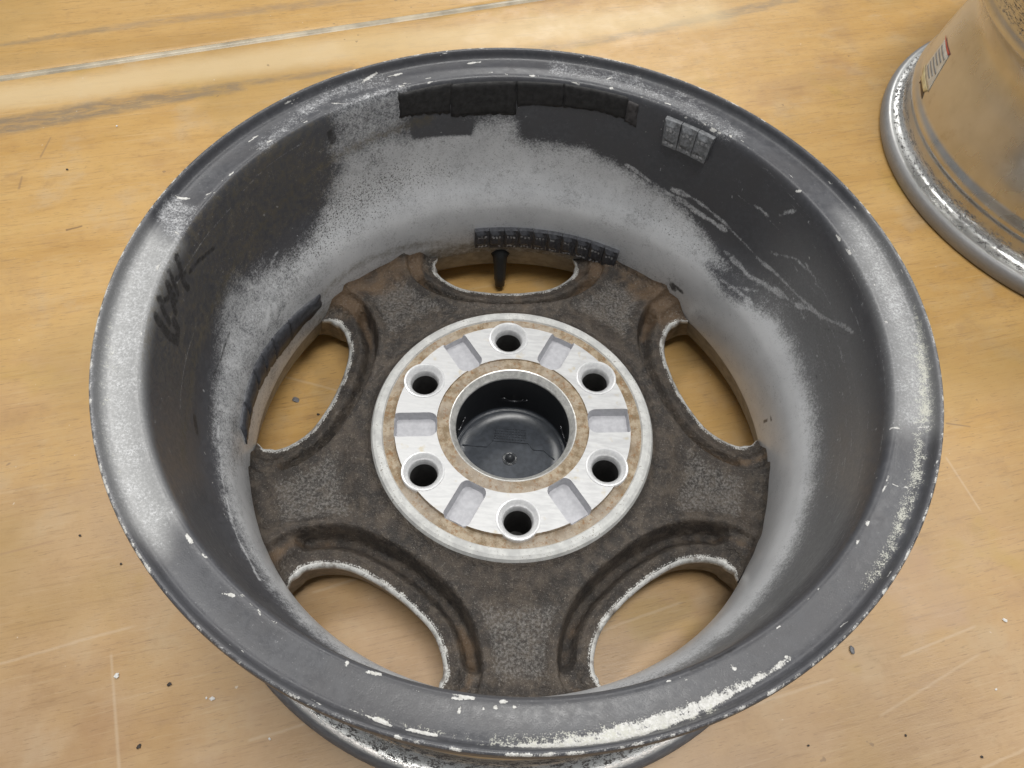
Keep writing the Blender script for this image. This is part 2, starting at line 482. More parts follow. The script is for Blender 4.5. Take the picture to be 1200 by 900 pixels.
        pseg((690, 745), (800, 705), .0005, .0005, .0010, .36, SC, .12)
        pseg((47, 185), (60, 160), .0006, .0003, .0010, .5, (0.25, 0.16, 0.09))
        pseg((22, 222), (26, 206), .0008, .0004, .0010, .5, (0.25, 0.16, 0.09))
        pseg((77, 270), (97, 265), .0008, .0005, .0010, .7, (0.18, 0.11, 0.06), .1)
    spots = t.step(t.noise(95, 2, .5, co=t.mapping(loc=(1.3, .4, 0))), .735, .77)
    c = t.mix(t.math('MULTIPLY', spots, .55), c, (0.20, 0.13, 0.08))
    dust = t.step(t.noise(210, 2, .5, co=t.mapping(loc=(5.3, 2.4, 0))), .76, .79)
    c = t.mix(t.math('MULTIPLY', dust, .6), c, (0.70, 0.63, 0.52))
    h = t.math('ADD', t.math('MULTIPLY', grain, .6), t.math('ADD', t.math('MULTIPLY', blot2, 1.2), t.math('MULTIPLY', pore, -.4)))
    nb = t.bump(h, 0.0006, 0.35)
    nb = t.bump(fine, 0.0001, 0.3, nb)
    return t.set(color=c, rough=t.step(blot2, .3, .7, .30, .46), normal=nb, spec=0.5)

fl = empty('floor', (0, 0, 0))
fl['kind'] = 'structure'
a = on_plane(-60, 101)[:2]
b = on_plane(640, -3)[:2]
dirv = (b - a) / np.linalg.norm(b - a)
nrm = np.array([-dirv[1], dirv[0]])             # points away from the camera
org = a + dirv * 0.5

def panel(name, side, near_edge, far_edge, mat):
    """flat sheet along the joint; its joint edge is rolled over; z falls away at the joint"""
    us = np.r_[np.linspace(-4, 4, 33)]
    if side < 0:
        prof = [(far_edge, 0.0), (-0.08, 0.0), (-0.045, 0.0003), (-0.028, 0.0011), (-0.016, 0.0017), (-0.009, 0.0015), (-0.0062, 0.0008), (-0.0050, -0.0006), (-0.0046, -0.0030)]
    else:
        prof = [(0.0044, -0.0030), (0.0046, -0.0008), (0.0056, 0.0000), (0.012, 0.0002), (far_edge, 0.0)]
    prof = np.array(prof)
    v = [(*(org + dirv * u + nrm * d), z) for u in us for d, z in prof]
    f = grid_faces(len(us), len(prof), False)[:, ::-1]
    me = mesh_np(name, v, f)
    o = link(name, me, fl, [mat])
    # face up
    if me.polygons[0].normal.z < 0: me.flip_normals()
    return o
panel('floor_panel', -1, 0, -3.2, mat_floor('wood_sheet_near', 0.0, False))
panel('floor_panel', 1, 0, 6.0, mat_floor('wood_sheet_far', 4.0, True))
js = [(-0.0046, -0.0016), (-0.0034, -0.0010), (-0.0020, 0.0004), (0.0002, 0.0009), (0.0026, 0.0008), (0.0042, 0.0003), (0.0048, -0.0010)]
us = np.linspace(-4, 4, 33)
me = mesh_np('joint_strip', [(*(org + dirv * u + nrm * d), z) for u in us for d, z in js], grid_faces(len(us), len(js), False)[:, ::-1])
if me.polygons[0].normal.z < 0: me.flip_normals()
link('joint_strip', me, fl, [mat_plain('painted_joint_highlight', (0.44, 0.38, 0.28), 0.30, 0, 25, .3)])  # the seam's bright edge highlight is put into this pale colour

# ================================================================== WHEEL: shapes shared by both wheels
INNER = [(.2198, .2032), (.2196, .2046), (.2186, .2054), (.2176, .2050), (.2168, .2036), (.2162, .2014), (.2152, .1998), (.2136, .1989), (.2100, .1985),
         (.2050, .1985), (.2008, .1987), (.1990, .1986), (.1975, .1977), (.1965, .1955), (.1958, .1915),
         (.1948, .175), (.1938, .153), (.1927, .136), (.1908, .1235), (.1872, .1125), (.1832, .1045), (.1802, .0965), (.1784, .087), (.1775, .077), (.1772, .066), (.1775, .056), (.1782, .047), (.1788, .0435)]
OUTER = [(.2198, .2032), (.2199, .2010), (.2196, .1975), (.2180, .1945), (.2150, .1925), (.2105, .1915), (.2070, .1900), (.2050, .1870), (.2040, .1800), (.2030, .1660), (.2042, .1610), (.2040, .1570),
         (.1990, .1500), (.1975, .140), (.1965, .128), (.1935, .116), (.1885, .1065), (.1855, .098), (.1842, .088), (.1845, .074), (.1880, .062), (.1960, .052), (.2030, .0475), (.2046, .0445), (.2046, .0420), (.2030, .0390),
         (.2040, .0290), (.2052, .0250), (.2080, .0222), (.2120, .0208), (.2160, .0202), (.2190, .0185), (.2206, .0155), (.2210, .0120), (.2204, .0080), (.2190, .0053), (.2170, .0042), (.2150, .0044), (.2130, .0062),
         (.2100, .0105), (.2050, .0140), (.1980, .0165), (.1900, .0185), (.1862, .0200)]
inP, inS = smooth_prof(INNER, 0.0009)
NT_IN = 1500
TH = np.linspace(-PI, PI, NT_IN, endpoint=False)

m_rim = mat_rim()
m_outer = mat_outer()
m_cast = mat_cast()
m_edge = mat_edge()
m_wall = mat_plain('shaded_brown_wall', (0.20, 0.165, 0.125), .55, .05, 160, .35)  # brown wall, darkened to hold the shade low in the openings

# the second wheel has a shallower, smoother well
k0 = OUTER.index((.1990, .1500)); k1 = OUTER.index((.2030, .0475))
OUTER2 = OUTER[:k0] + [(.1965, .1480), (.1915, .1380), (.1888, .1290), (.1895, .1200), (.1935, .1020), (.1975, .0830), (.2002, .0700), (.2018, .0600), (.2026, .0545), (.2052, .0490), (.2060, .0455), (.2052, .0420), (.2034, .0385)] + OUTER[OUTER.index((.2040, .0290)):]
def outer_mesh(scruff):
    P, S = smooth_prof(OUTER if scruff else OUTER2, 0.0016)
    n = 720
    me = lathe(Z(P), n, name='barrel', flip=False)
    z = np.tile(P[:, 1], n)
    r = np.tile(P[:, 0], n)
    pa = np.zeros((len(z), 4))
    low = z < .05
    top = low * (z > .012)
    pa[:, 0] = .62 * top * sstep(r, .2128, .2140) * sstep(r, .2172, .2160) + .45 * top * sstep(r, .2060, .2080) * sstep(r, .2135, .2120)
    pa[:, 0] += .42 * low * sstep(z, .0290, .0320) * sstep(z, .0400, .0370) + .18 * top * sstep(r, .2185, .2195)
    pa[:, 1] = .50 * low * sstep(z, .0212, .0225) * sstep(z, .0360, .0290) + .42 * sstep(z, .1640, .1680) * (z < .192) + .47 * top * sstep(r, .2080, .2100) * sstep(r, .2140, .2132)
    pa[:, 2] = low * np.maximum(sstep(r, .2155, .2166) * (z < .0215), z < .012) + sstep(z, .190, .193)
    if not scruff:
        pa[:, 2] *= .70
        pa[:, 1] *= .85
        pa[:, 0] *= .40
        pa[:, 0] -= .45 * (z > .042)
        pa[:, 1] -= .45 * (z > .042) * (z < .160)
    color_attr(me, 'paint', pa)
    return me

# ---------- layout of paint, specks, grime and chips on the inside of the rim (surface coordinates: angle, arc length)
paint = np.zeros((NT_IN, len(inS), 4))     # R silver, G dirt, B black, A white chip
wear = np.zeros((NT_IN, len(inS), 4))      # R specks, G oxide, B spare
RR = 0.19
WALL0 = int(np.argmax(inP[:, 1] == inP[inP[:, 0] < .1992][:, 1].max()))
wall = inP[WALL0:]

def hit(px, py):
    """where a picture point lies on the inside of the rim -> (angle, arc length)"""
    d = ray(px, py)
    def at(z):
        q = CC + d * ((z - ZB - CC[2]) / d[2])
        return math.hypot(q[0], q[1]), math.atan2(q[1], q[0])
    r, th = at(.1985)
    if r > .1982:
        sel = (inP[:, 1] > .1955) & (inP[:, 0] < .2166) & (inP[:, 0] > .1965)
        k = np.argmin(np.where(sel, np.abs(inP[:, 0] - r), 9))
        return th, inS[k]
    for k in range(WALL0, len(inP)):
        r, th = at(inP[k, 1])
        if r >= inP[k, 0]:
            return th, inS[k]
    return th, inS[-1]

def surf(pts):
    h = np.array([hit(*p) for p in pts])
    h[:, 0] = np.unwrap(h[:, 0])
    return h

def local(h, pad):
    """grid window (wrapped) around surface points h, as mm-like planar coordinates"""
    t0, t1 = h[:, 0].min() - pad / RR, h[:, 0].max() + pad / RR
    s0, s1 = h[:, 1].min() - pad, h[:, 1].max() + pad
    step = 2 * PI / NT_IN
    i = np.arange(int(math.floor((t0 + PI) / step)), int(math.ceil((t1 + PI) / step)) + 1)
    j = np.where((inS >= s0) & (inS <= s1))[0]
    T = -PI + i * step
    X, Y = np.meshgrid(T * RR, inS[j], indexing='ij')
    return i % NT_IN, j, X, Y

def segd(X, Y, a, b):
    d = b - a
    L = (d ** 2).sum() + 1e-12
    t = np.clip(((X - a[0]) * d[0] + (Y - a[1]) * d[1]) / L, 0, 1)
    return np.hypot(X - a[0] - t * d[0], Y - a[1] - t * d[1])

def area(arr, ch, pts, val, soft=0.004, mode='set', h=None):
    h = surf(pts) if h is None else np.array(h, float)
    i, j, X, Y = local(h, soft * 1.5)
    P = h.copy(); P[:, 0] *= RR
    ins = np.zeros(X.shape, bool)
    D = np.full(X.shape, 9.0)
    for k in range(len(P)):
        p, q = P[k], P[(k + 1) % len(P)]
        D = np.minimum(D, segd(X, Y, p, q))
        cr = ((p[1] > Y) != (q[1] > Y)) & (X < (q[0] - p[0]) * (Y - p[1]) / (q[1] - p[1] + 1e-15) + p[0])
        ins ^= cr
    m = sstep(np.where(ins, D, -D), -soft, soft)
    blend(arr, ch, i, j, m, val, mode)

def blend(arr, ch, i, j, m, val, mode):
    sub = arr[np.ix_(i, j)][..., ch]
    if mode == 'set': sub = sub * (1 - m) + val * m
    elif mode == 'max': sub = np.maximum(sub, m * val)
    else: sub = sub + m * val
    arr[i[:, None], j[None, :], ch] = sub

def stroke(arr, ch, pts, width, val, soft=0.0008, mode='max', h=None):
    h = surf(pts) if h is None else np.array(h, float)
    i, j, X, Y = local(h, width + soft * 2)
    P = h.copy(); P[:, 0] *= RR
    D = np.full(X.shape, 9.0)
    if len(P) == 1: P = np.vstack([P, P + 1e-6])
    for k in range(len(P) - 1):
        D = np.minimum(D, segd(X, Y, P[k], P[k + 1]))
    blend(arr, ch, i, j, sstep(D, width * .5 + soft, width * .5 - soft), val, mode)

sb0 = inS[np.argmin(np.abs(inP[:, 0] - .2130) + (inP[:, 1] < .19))]     # band start
sb1 = inS[WALL0]                                                         # band inner edge
Zp = inP[:, 1][None, :]
Tg = TH[:, None]
isband = ((inS >= sb0 - .002) & (inS <= sb1 + .001))[None, :]
iswall = (inS > sb1 + .001)[None, :]
def ang(c, hw, soft):
    d = np.abs((Tg - math.radians(c) + PI) % (2 * PI) - PI)
    return sstep(d, math.radians(hw + soft), math.radians(hw - soft))
# barrel: silver overspray sits on the lower slope all round, thinner higher up
paint[..., 0] = iswall * (.78 * sstep(Zp, .128, .098) * (1 - .15 * sstep(Zp, .085, .06)) + .02)
# right-hand wall: half-covered grey
wear[..., 2] += iswall * (ang(-5, 34, 12) * .50 * sstep(Zp, .198, .150) + ang(-50, 35, 14) * .42 * sstep(Zp, .185, .13))
wear[..., 2] = np.minimum(wear[..., 2], .40)
paint[..., 0] += iswall * ang(0, 42, 14) * .12 * sstep(Zp, .17, .12)
# near-left wall: streaked
paint[..., 0] -= iswall * ang(-150, 30, 12) * .25 * sstep(Zp, .085, .11)
# picture-true areas of the far and side walls
area(paint, 0, [(392, 132), (470, 108), (475, 160), (607, 135), (612, 162), (690, 172), (750, 200), (800, 240), (835, 285), (850, 330), (830, 318), (780, 285), (735, 262), (640, 242), (540, 250), (440, 285), (390, 315), (355, 340), (345, 320), (365, 270), (385, 215)], .76, .018)
area(paint, 0, [(392, 132), (470, 108), (474, 150), (440, 190), (400, 190)], .48, .012)
area(paint, 0, [(175, 300), (215, 240), (280, 205), (385, 140), (384, 215), (360, 265), (335, 300), (300, 305), (262, 330), (232, 420), (190, 470)], .10, .024)
area(paint, 0, [(600, 100), (750, 118), (850, 165), (960, 255), (1000, 310), (990, 345), (930, 320), (870, 330), (850, 300), (805, 240), (745, 200), (690, 170), (614, 158)], .0, .0065)
area(paint, 0, [(482, 140), (555, 140), (552, 158), (484, 161)], .0, .0025)
area(paint, 0, [(262, 330), (330, 312), (370, 330), (330, 400), (300, 450), (287, 540), (262, 545), (250, 470), (255, 400)], .56, .018)
area(paint, 0, [(820, 345), (880, 350), (925, 430), (935, 520), (915, 600), (885, 640), (893, 560), (885, 480), (850, 410)], .80, .014)
area(paint, 0, [(830, 310), (900, 320), (960, 360), (900, 370), (850, 348)], .22, .008)
# specks
wear[..., 0] = iswall * .22
area(wear, 0, [(300, 330), (345, 260), (390, 150), (470, 112), (480, 165), (600, 140), (700, 180), (700, 240), (560, 240), (450, 275), (370, 320)], .55, .016)
area(wear, 0, [(330, 330), (390, 220), (470, 190), (520, 200), (430, 260), (370, 310)], .82, .02)
area(wear, 0, [(730, 215), (800, 250), (845, 310), (800, 300), (740, 255)], .62, .006)
# olive and brown film
stroke(paint, 1, [(222, 470), (228, 420), (245, 370), (275, 310), (310, 260), (370, 200), (440, 160), (500, 140)], .014, .62, .009)
stroke(paint, 1, [(214, 540), (216, 500), (222, 470)], .014, .58, .009)
stroke(paint, 1, [(355, 370), (420, 310), (500, 285), (550, 290)], .012, .55, .006)
stroke(paint, 1, [(895, 560), (890, 620), (880, 660)], .006, .35, .004)
paint[..., 1] = np.maximum(paint[..., 1], iswall * .72 * sstep(Zp, .072, .052) * np.maximum(ang(110, 45, 18), .28))
paint[..., 1] = np.maximum(paint[..., 1], iswall * .48 * ang(165, 38, 16) * sstep(Zp, .12, .14))
# pale runs and drips of paint on the dark wall
def drip(pts, wd=.0022, v=.52):
    h = surf(pts)
    n = 6 * len(h)
    u = np.linspace(0, len(h) - 1, n)
    q = np.stack([np.interp(u, range(len(h)), h[:, 0]), np.interp(u, range(len(h)), h[:, 1])], 1)
    q[:, 0] += np.convolve(rng.normal(0, .0040, n), [.3, .4, .3], 'same')
    q[:, 1] += np.convolve(rng.normal(0, .0008, n), [.3, .4, .3], 'same')
    ww = np.clip(1 + .5 * np.convolve(rng.normal(0, 1, n), [.3, .4, .3], 'same'), .25, 2) * wd
    for k in range(n - 1):
        stroke(paint, 0, None, ww[k], v * rng.uniform(.75, 1.05), .0011, 'max', q[k:k + 2])
drip([(735, 195), (775, 222), (800, 235), (820, 250), (850, 268)], .0045)
drip([(790, 222), (822, 238), (850, 262), (890, 305), (945, 355), (960, 368), (1000, 388)], .0034)
drip([(850, 295), (880, 325), (905, 338), (930, 355), (952, 362)], .0040)
drip([(885, 240), (900, 252)], .003); drip([(915, 252), (932, 246)], .0025)
drip([(905, 295), (935, 305), (955, 325)], .003); drip([(945, 308), (958, 332)], .0022)
drip([(845, 325), (870, 345), (880, 355)], .0035)
drip([(855, 335), (890, 340)], .003)
drip([(310, 390), (316, 350), (325, 375), (335, 360)], .005, .8)
drip([(326, 296), (312, 320)], .002); drip([(340, 328), (332, 335)], .004)
drip([(272, 560), (280, 600), (300, 650)], .003, .7)
drip([(256, 500), (262, 560), (275, 620), (305, 680)], .0022, .7)
drip([(1000, 600), (975, 640), (930, 690), (890, 725)], .0012, .45)
drip([(985, 600), (960, 640), (915, 690)], .0012, .45)
# faint circular scuffs
for k in range(26):
    t0 = rng.uniform(-PI, PI); s0 = rng.uniform(sb1 + .008, sb1 + .075); ln = rng.uniform(.05, .35)
    stroke(paint, 0, None, rng.uniform(.0005, .0012), rng.uniform(.3, .5), .0006, 'max', [(t0, s0), (t0 + ln / 2, s0 + rng.normal(0, .0012)), (t0 + ln, s0 + rng.normal(0, .002))])
for k in range(70):
    t0 = rng.uniform(-PI, PI); s0 = rng.uniform(sb1 + .004, sb1 + .09)
    stroke(paint, 3, None, rng.uniform(.0004, .0011), .62, .0004, 'max', [(t0, s0), (t0 + rng.normal(0, .004), s0 + rng.normal(0, .001))])
for k in range(70):
    t0 = rng.uniform(-1.5, .5); s0 = rng.uniform(sb1 + .004, sb1 + .085); ln = rng.uniform(.08, .5)
    stroke(paint, 0, None, rng.uniform(.0004, .0010), rng.uniform(.22, .42), .0007, 'max', [(t0, s0), (t0 + ln / 2, s0 + rng.normal(0, .001)), (t0 + ln, s0 + rng.normal(0, .002))])
for k in range(260):
    t0 = rng.uniform(-PI, PI); s0 = rng.uniform(sb1 + .003, sb1 + .10)
    stroke(paint, 3 if rng.random() < .5 else 0, None, rng.uniform(.0004, .0013), .60, .0005, 'max', [(t0, s0), (t0 + rng.normal(0, .003), s0 + rng.normal(0, .0008))])
# black marker writing on the left wall, and stray black marks
def pen(pts, wd=.0042): stroke(paint, 2, pts, wd * 1.25, .58, .0018)
pen([(182, 372), (190, 383), (196, 392), (207, 400), (208, 386), (203, 377)], .006)
pen([(186, 350), (190, 362), (198, 378)], .005); pen([(196, 332), (203, 360), (205, 365)], .005)
pen([(192, 352), (202, 345)], .004); pen([(207, 302), (215, 330), (220, 338)], .005)
pen([(200, 340), (207, 352)], .004); pen([(198, 318), (208, 345)], .004); pen([(206, 327), (216, 320)], .004)
pen([(222, 318), (232, 306), (240, 300), (250, 291)], .0035)
pen([(268, 390), (258, 420), (250, 440)], .0022); pen([(246, 450), (243, 480)], .0014)
pen([(387, 156), (390, 164)], .006); pen([(790, 334), (800, 342)], .004); pen([(788, 333), (790, 338)], .006)
pen([(895, 495), (899, 492)], .003); pen([(903, 488), (904, 492)], .003); pen([(957, 440), (958, 444)], .002)
pen([(965, 385), (992, 392)], .0016); pen([(228, 490), (230, 505)], .005)
pen([(812, 786), (862, 760)], .0025)
# band: grey paint, silver zones left and right, white chips
paint[..., 0] += isband * .02
area(paint, 0, [(112, 470), (122, 390), (150, 320), (178, 272), (212, 290), (185, 350), (170, 420), (168, 480), (176, 530), (205, 600), (190, 645), (160, 620), (130, 560)], .30, .010)
area(wear, 2, [(104, 470), (116, 380), (146, 315), (176, 270), (212, 288), (185, 350), (170, 420), (168, 480), (176, 530), (205, 600), (190, 645), (150, 620), (112, 540)], .95, .009)
area(paint, 0, [(178, 258), (200, 225), (228, 245), (208, 290)], .40, .004)
area(paint, 0, [(985, 250), (1020, 270), (1050, 320), (1075, 380), (1088, 440), (1085, 505), (1050, 500), (1045, 430), (1028, 360), (1000, 300)], .30, .012)
area(wear, 2, [(985, 250), (1020, 262), (1058, 320), (1082, 380), (1098, 440), (1095, 505), (1048, 500), (1045, 430), (1028, 360), (1000, 300)], .75, .012)
area(wear, 1, [(1055, 330), (1078, 370), (1092, 440), (1090, 505), (1070, 500), (1070, 420)], .62, .006)
area(wear, 1, [(112, 470), (125, 380), (140, 350), (140, 420), (134, 500), (150, 560), (135, 560), (118, 520)], .40, .006)
area(wear, 1, [(1085, 505), (1082, 560), (1060, 620), (1030, 680), (1012, 690), (1045, 610), (1062, 555), (1068, 505)], .55, .004)
area(wear, 1, [(980, 720), (1015, 690), (1050, 640), (1035, 640), (1000, 690)], .50, .004)
stroke(wear, 1, [(420, 832), (480, 850), (560, 866), (640, 866), (720, 856)], .004, .45, .004)
# bright bare patch on the near right of the band
area(paint, 3, [(610, 872), (660, 874), (720, 868), (790, 845), (860, 815), (905, 785), (895, 785), (840, 808), (790, 828), (720, 850), (660, 862)], .80, .006)
area(paint, 3, [(560, 872), (640, 878), (720, 872), (800, 848), (880, 806), (930, 772), (925, 768), (860, 806), (780, 842), (700, 864), (620, 870)], .75, .003, 'max')
area(wear, 1, [(560, 874), (660, 877), (760, 864), (850, 830), (850, 818), (750, 845), (660, 860), (580, 862)], .50, .004)
area(paint, 0, [(640, 72), (800, 110), (880, 160), (860, 175), (760, 115), (640, 90)], .32, .006)
stroke(paint, 0, [(310, 170), (350, 135), (390, 110), (450, 95)], .012, .34, .006)
def bar(pts, wd):
    h = surf(pts)
    for k in range(3):
        f = rng.uniform(-.1, .9)
        a_ = h[0] + (h[1] - h[0]) * f
        b_ = h[0] + (h[1] - h[0]) * min(1.1, f + rng.uniform(.25, .6))
        o_ = np.array([0, rng.normal(0, .0005)])
        stroke(paint, 3, None, wd * rng.uniform(.35, 1.0), .70, .0007, 'max', [a_ + o_, b_ + o_])
for p in [((468, 101), (477, 99)), ((500, 97), (508, 95)), ((618, 89), (630, 89)), ((671, 96), (683, 97)), ((707, 94), (715, 92)), ((715, 102), (718, 104)), ((771, 119), (784, 122)), ((803, 135), (808, 137)), ((826, 144), (829, 146)), ((833, 150), (845, 154)), ((853, 158), (857, 160)), ((935, 222), (938, 224)), ((975, 265), (985, 280)), ((990, 285), (998, 297)),
          ((285, 170), (300, 160)), ((312, 168), (322, 162)), ((333, 124), (352, 118)), ((390, 122), (404, 122)), ((422, 98), (450, 86)), ((455, 90), (470, 86)), ((545, 75), (565, 72)), ((243, 228), (250, 224)), ((205, 232), (222, 233)), ((202, 270), (208, 275)), ((190, 300), (184, 316)),
          ((219, 628), (230, 643)), ((236, 650), (241, 654)), ((263, 693), (273, 698)), ((280, 696), (286, 699)), ((300, 717), (305, 720)), ((405, 778), (409, 779)), ((432, 788), (452, 793)), ((527, 816), (560, 821)), ((538, 832), (539, 832)), ((565, 830), (568, 830)), ((580, 827), (582, 827)), ((588, 823), (596, 824)), ((601, 827), (604, 829)),
          ((1013, 618), (1016, 611)), ((1000, 646), (1006, 634)), ((1037, 376), (1039, 378)), ((1043, 503), (1066, 506)), ((1047, 503), (1085, 501)), ((1040, 566), (1066, 572)), ((1034, 580), (1042, 560)), ((857, 782), (860, 781)), ((918, 772), (924, 770)), ((798, 796), (803, 794)),
          ((410, 828), (435, 840)), ((435, 840), (470, 854)), ((470, 854), (520, 866))]:
    bar(p, rng.uniform(.0014, .0026))
for k in range(60):          # small chips along both edges of the band
    t0 = rng.uniform(-PI, PI)
    s0 = (sb1 - .0005 + rng.normal(0, .0008)) if rng.random() < .6 else sb0 - .004 + rng.normal(0, .002)
    ln = rng.uniform(.0, .022)
    stroke(paint, 3, None, rng.uniform(.0004, .0012), .70, .0006, 'max', [(t0, s0), (t0 + ln, s0 + rng.normal(0, .0005))])
# cracks that cross the band
pen([(167, 264), (178, 268), (184, 276)], .0012)
pen([(176, 268), (208, 277)], .0010)
# worn crest of the lip
crest = inS[np.argmax(inP[:, 1])]
lipk = np.exp(-((inS - crest + .0004) / .0014) ** 2)[None, :]
lipk0 = (inS < inS[np.argmin(np.abs(inP[:, 1] - .2032) + (inS < .002) * 9 + (inS > .01) * 9)])[None, :]
nl = np.zeros(NT_IN)
for f in (3, 7, 13, 29, 61, 117, 190): nl += np.sin(f * TH + rng.uniform(0, 6.28)) * (.5 if f < 20 else .8)
paint[..., 3] = np.maximum(paint[..., 3], lipk * np.clip(.44 + .10 * nl, .05, .75)[:, None])
paint[..., 0] += lipk * .25
paint = np.clip(paint, 0, 1); wear = np.clip(wear, 0, 1)

def inner_mesh():
    me = lathe(Z(inP), NT_IN, name='rim', flip=True)
    # lathe starts at angle 0, TH starts at -pi
    sh = NT_IN // 2
    color_attr(me, 'paint', np.roll(paint, sh, axis=0).reshape(-1, 4))
    color_attr(me, 'wear', np.roll(wear, sh, axis=0).reshape(-1, 4))
    return me

# ---------- windows
WIN0 = math.radians(95.3)
def window_outline(grow, n=120, outer=.1805):
    """outline of one window about its own axis (x = radial, y = tangential)"""
    pol = [(.1262, 0), (.1270, 5), (.1292, 9), (.1320, 12.5), (.1360, 15.6), (.1410, 18.0), (.1470, 19.9), (.1540, 21.4), (.1610, 22.2), (.1665, 22.3), (.1706, 21.7), (.1740, 20.5), (.1764, 18.9)]
    c = [(r * math.cos(math.radians(t)), r * math.sin(math.radians(t))) for r, t in pol]
    c = np.array(c)
    sm, _ = smooth_prof(c, .0012)
    # arc along the barrel
    a1 = math.atan2(sm[-1, 1], sm[-1, 0])
    rr = np.hypot(*sm[-1])
    arc = np.array([(r_ * math.cos(t), r_ * math.sin(t)) for t, r_ in zip(np.linspace(a1 - .016, 0, 40), np.r_[rr + (outer - rr) * .8, np.full(39, outer)])])
    half = np.vstack([sm, arc])
    full = np.vstack([half, (half * [1, -1])[::-1][1:-1]])
    if grow:
        t = np.roll(full, -1, 0) - np.roll(full, 1, 0)
        nn = np.stack([t[:, 1], -t[:, 0]], 1)
        nn /= np.linalg.norm(nn, axis=1)[:, None] + 1e-12
        rad = np.hypot(full[:, 0], full[:, 1])
        g = grow * (.12 + .88 * sstep(rad, .1772, .1690))[:, None]
        full = full + nn * g
    return full
W_OPEN = window_outline(0)
W_TOP = window_outline(.0036)
def rot2(p, a):
    return np.stack([p[:, 0] * math.cos(a) - p[:, 1] * math.sin(a), p[:, 0] * math.sin(a) + p[:, 1] * math.cos(a)], 1)

def poly_sd(pts, poly):
    D = np.full(len(pts), 9.0)
    ins = np.zeros(len(pts), bool)
    X, Y = pts[:, 0], pts[:, 1]
    for k in range(len(poly)):
        p, q = poly[k], poly[(k + 1) % len(poly)]
        D = np.minimum(D, segd(X, Y, p, q))
        ins ^= ((p[1] > Y) != (q[1] > Y)) & (X < (q[0] - p[0]) * (Y - p[1]) / (q[1] - p[1] + 1e-15) + p[0])
    return np.where(ins, -D, D)

def fold(pts):
    """every point folded into the frame of its nearest window (x radial, y >= 0)"""
    a = np.arctan2(pts[:, 1], pts[:, 0]) - WIN0
    r = np.hypot(pts[:, 0], pts[:, 1])
    s = 2 * PI / 5
    a = np.abs((a + s / 2) % s - s / 2)
    return np.stack([r * np.cos(a), r * np.sin(a)], 1)

R_HUB, R_DISC = .0966, .1776
def spoke_z(pts):
    r = np.hypot(pts[:, 0], pts[:, 1])
    f = fold(pts)
    d = poly_sd(f, W_TOP[::2])
    pad = .0580 + .0045 * sstep(r, .150, .098)
    low = .0465 - .0070 * sstep(d, .006, .0125) + .004 * sstep(r, .125, .10)
    rise = sstep(d, .0155, .0205)
    zz = low + (pad - low) * rise
    # raised narrow bead between window edge and channel
    zz += .0016 * np.exp(-((d - .0055) / .0028) ** 2)
    # channels stop short of the barrel
    end = sstep(r, .1535, .1625) * sstep(d, .0045, .0095)
    zz = zz + (np.maximum(zz, .0525) - zz) * end
    # shallow dish in the rib between the channels
    zz -= .0042 * sstep(d, .021, .034) * sstep(r, .103, .122)
    # fillets to barrel and hub ring
    u = np.clip((r - (R_DISC - .0100)) / .0100, 0, 1)
    zz += .0095 * (1 - np.sqrt(np.clip(1 - u * u * .98, 0, 1))) * sstep(d, .001, .010)
    u = np.clip((.1040 - r) / .0075, 0, 1)
    zz += .0045 * u * u
    return zz, d, r

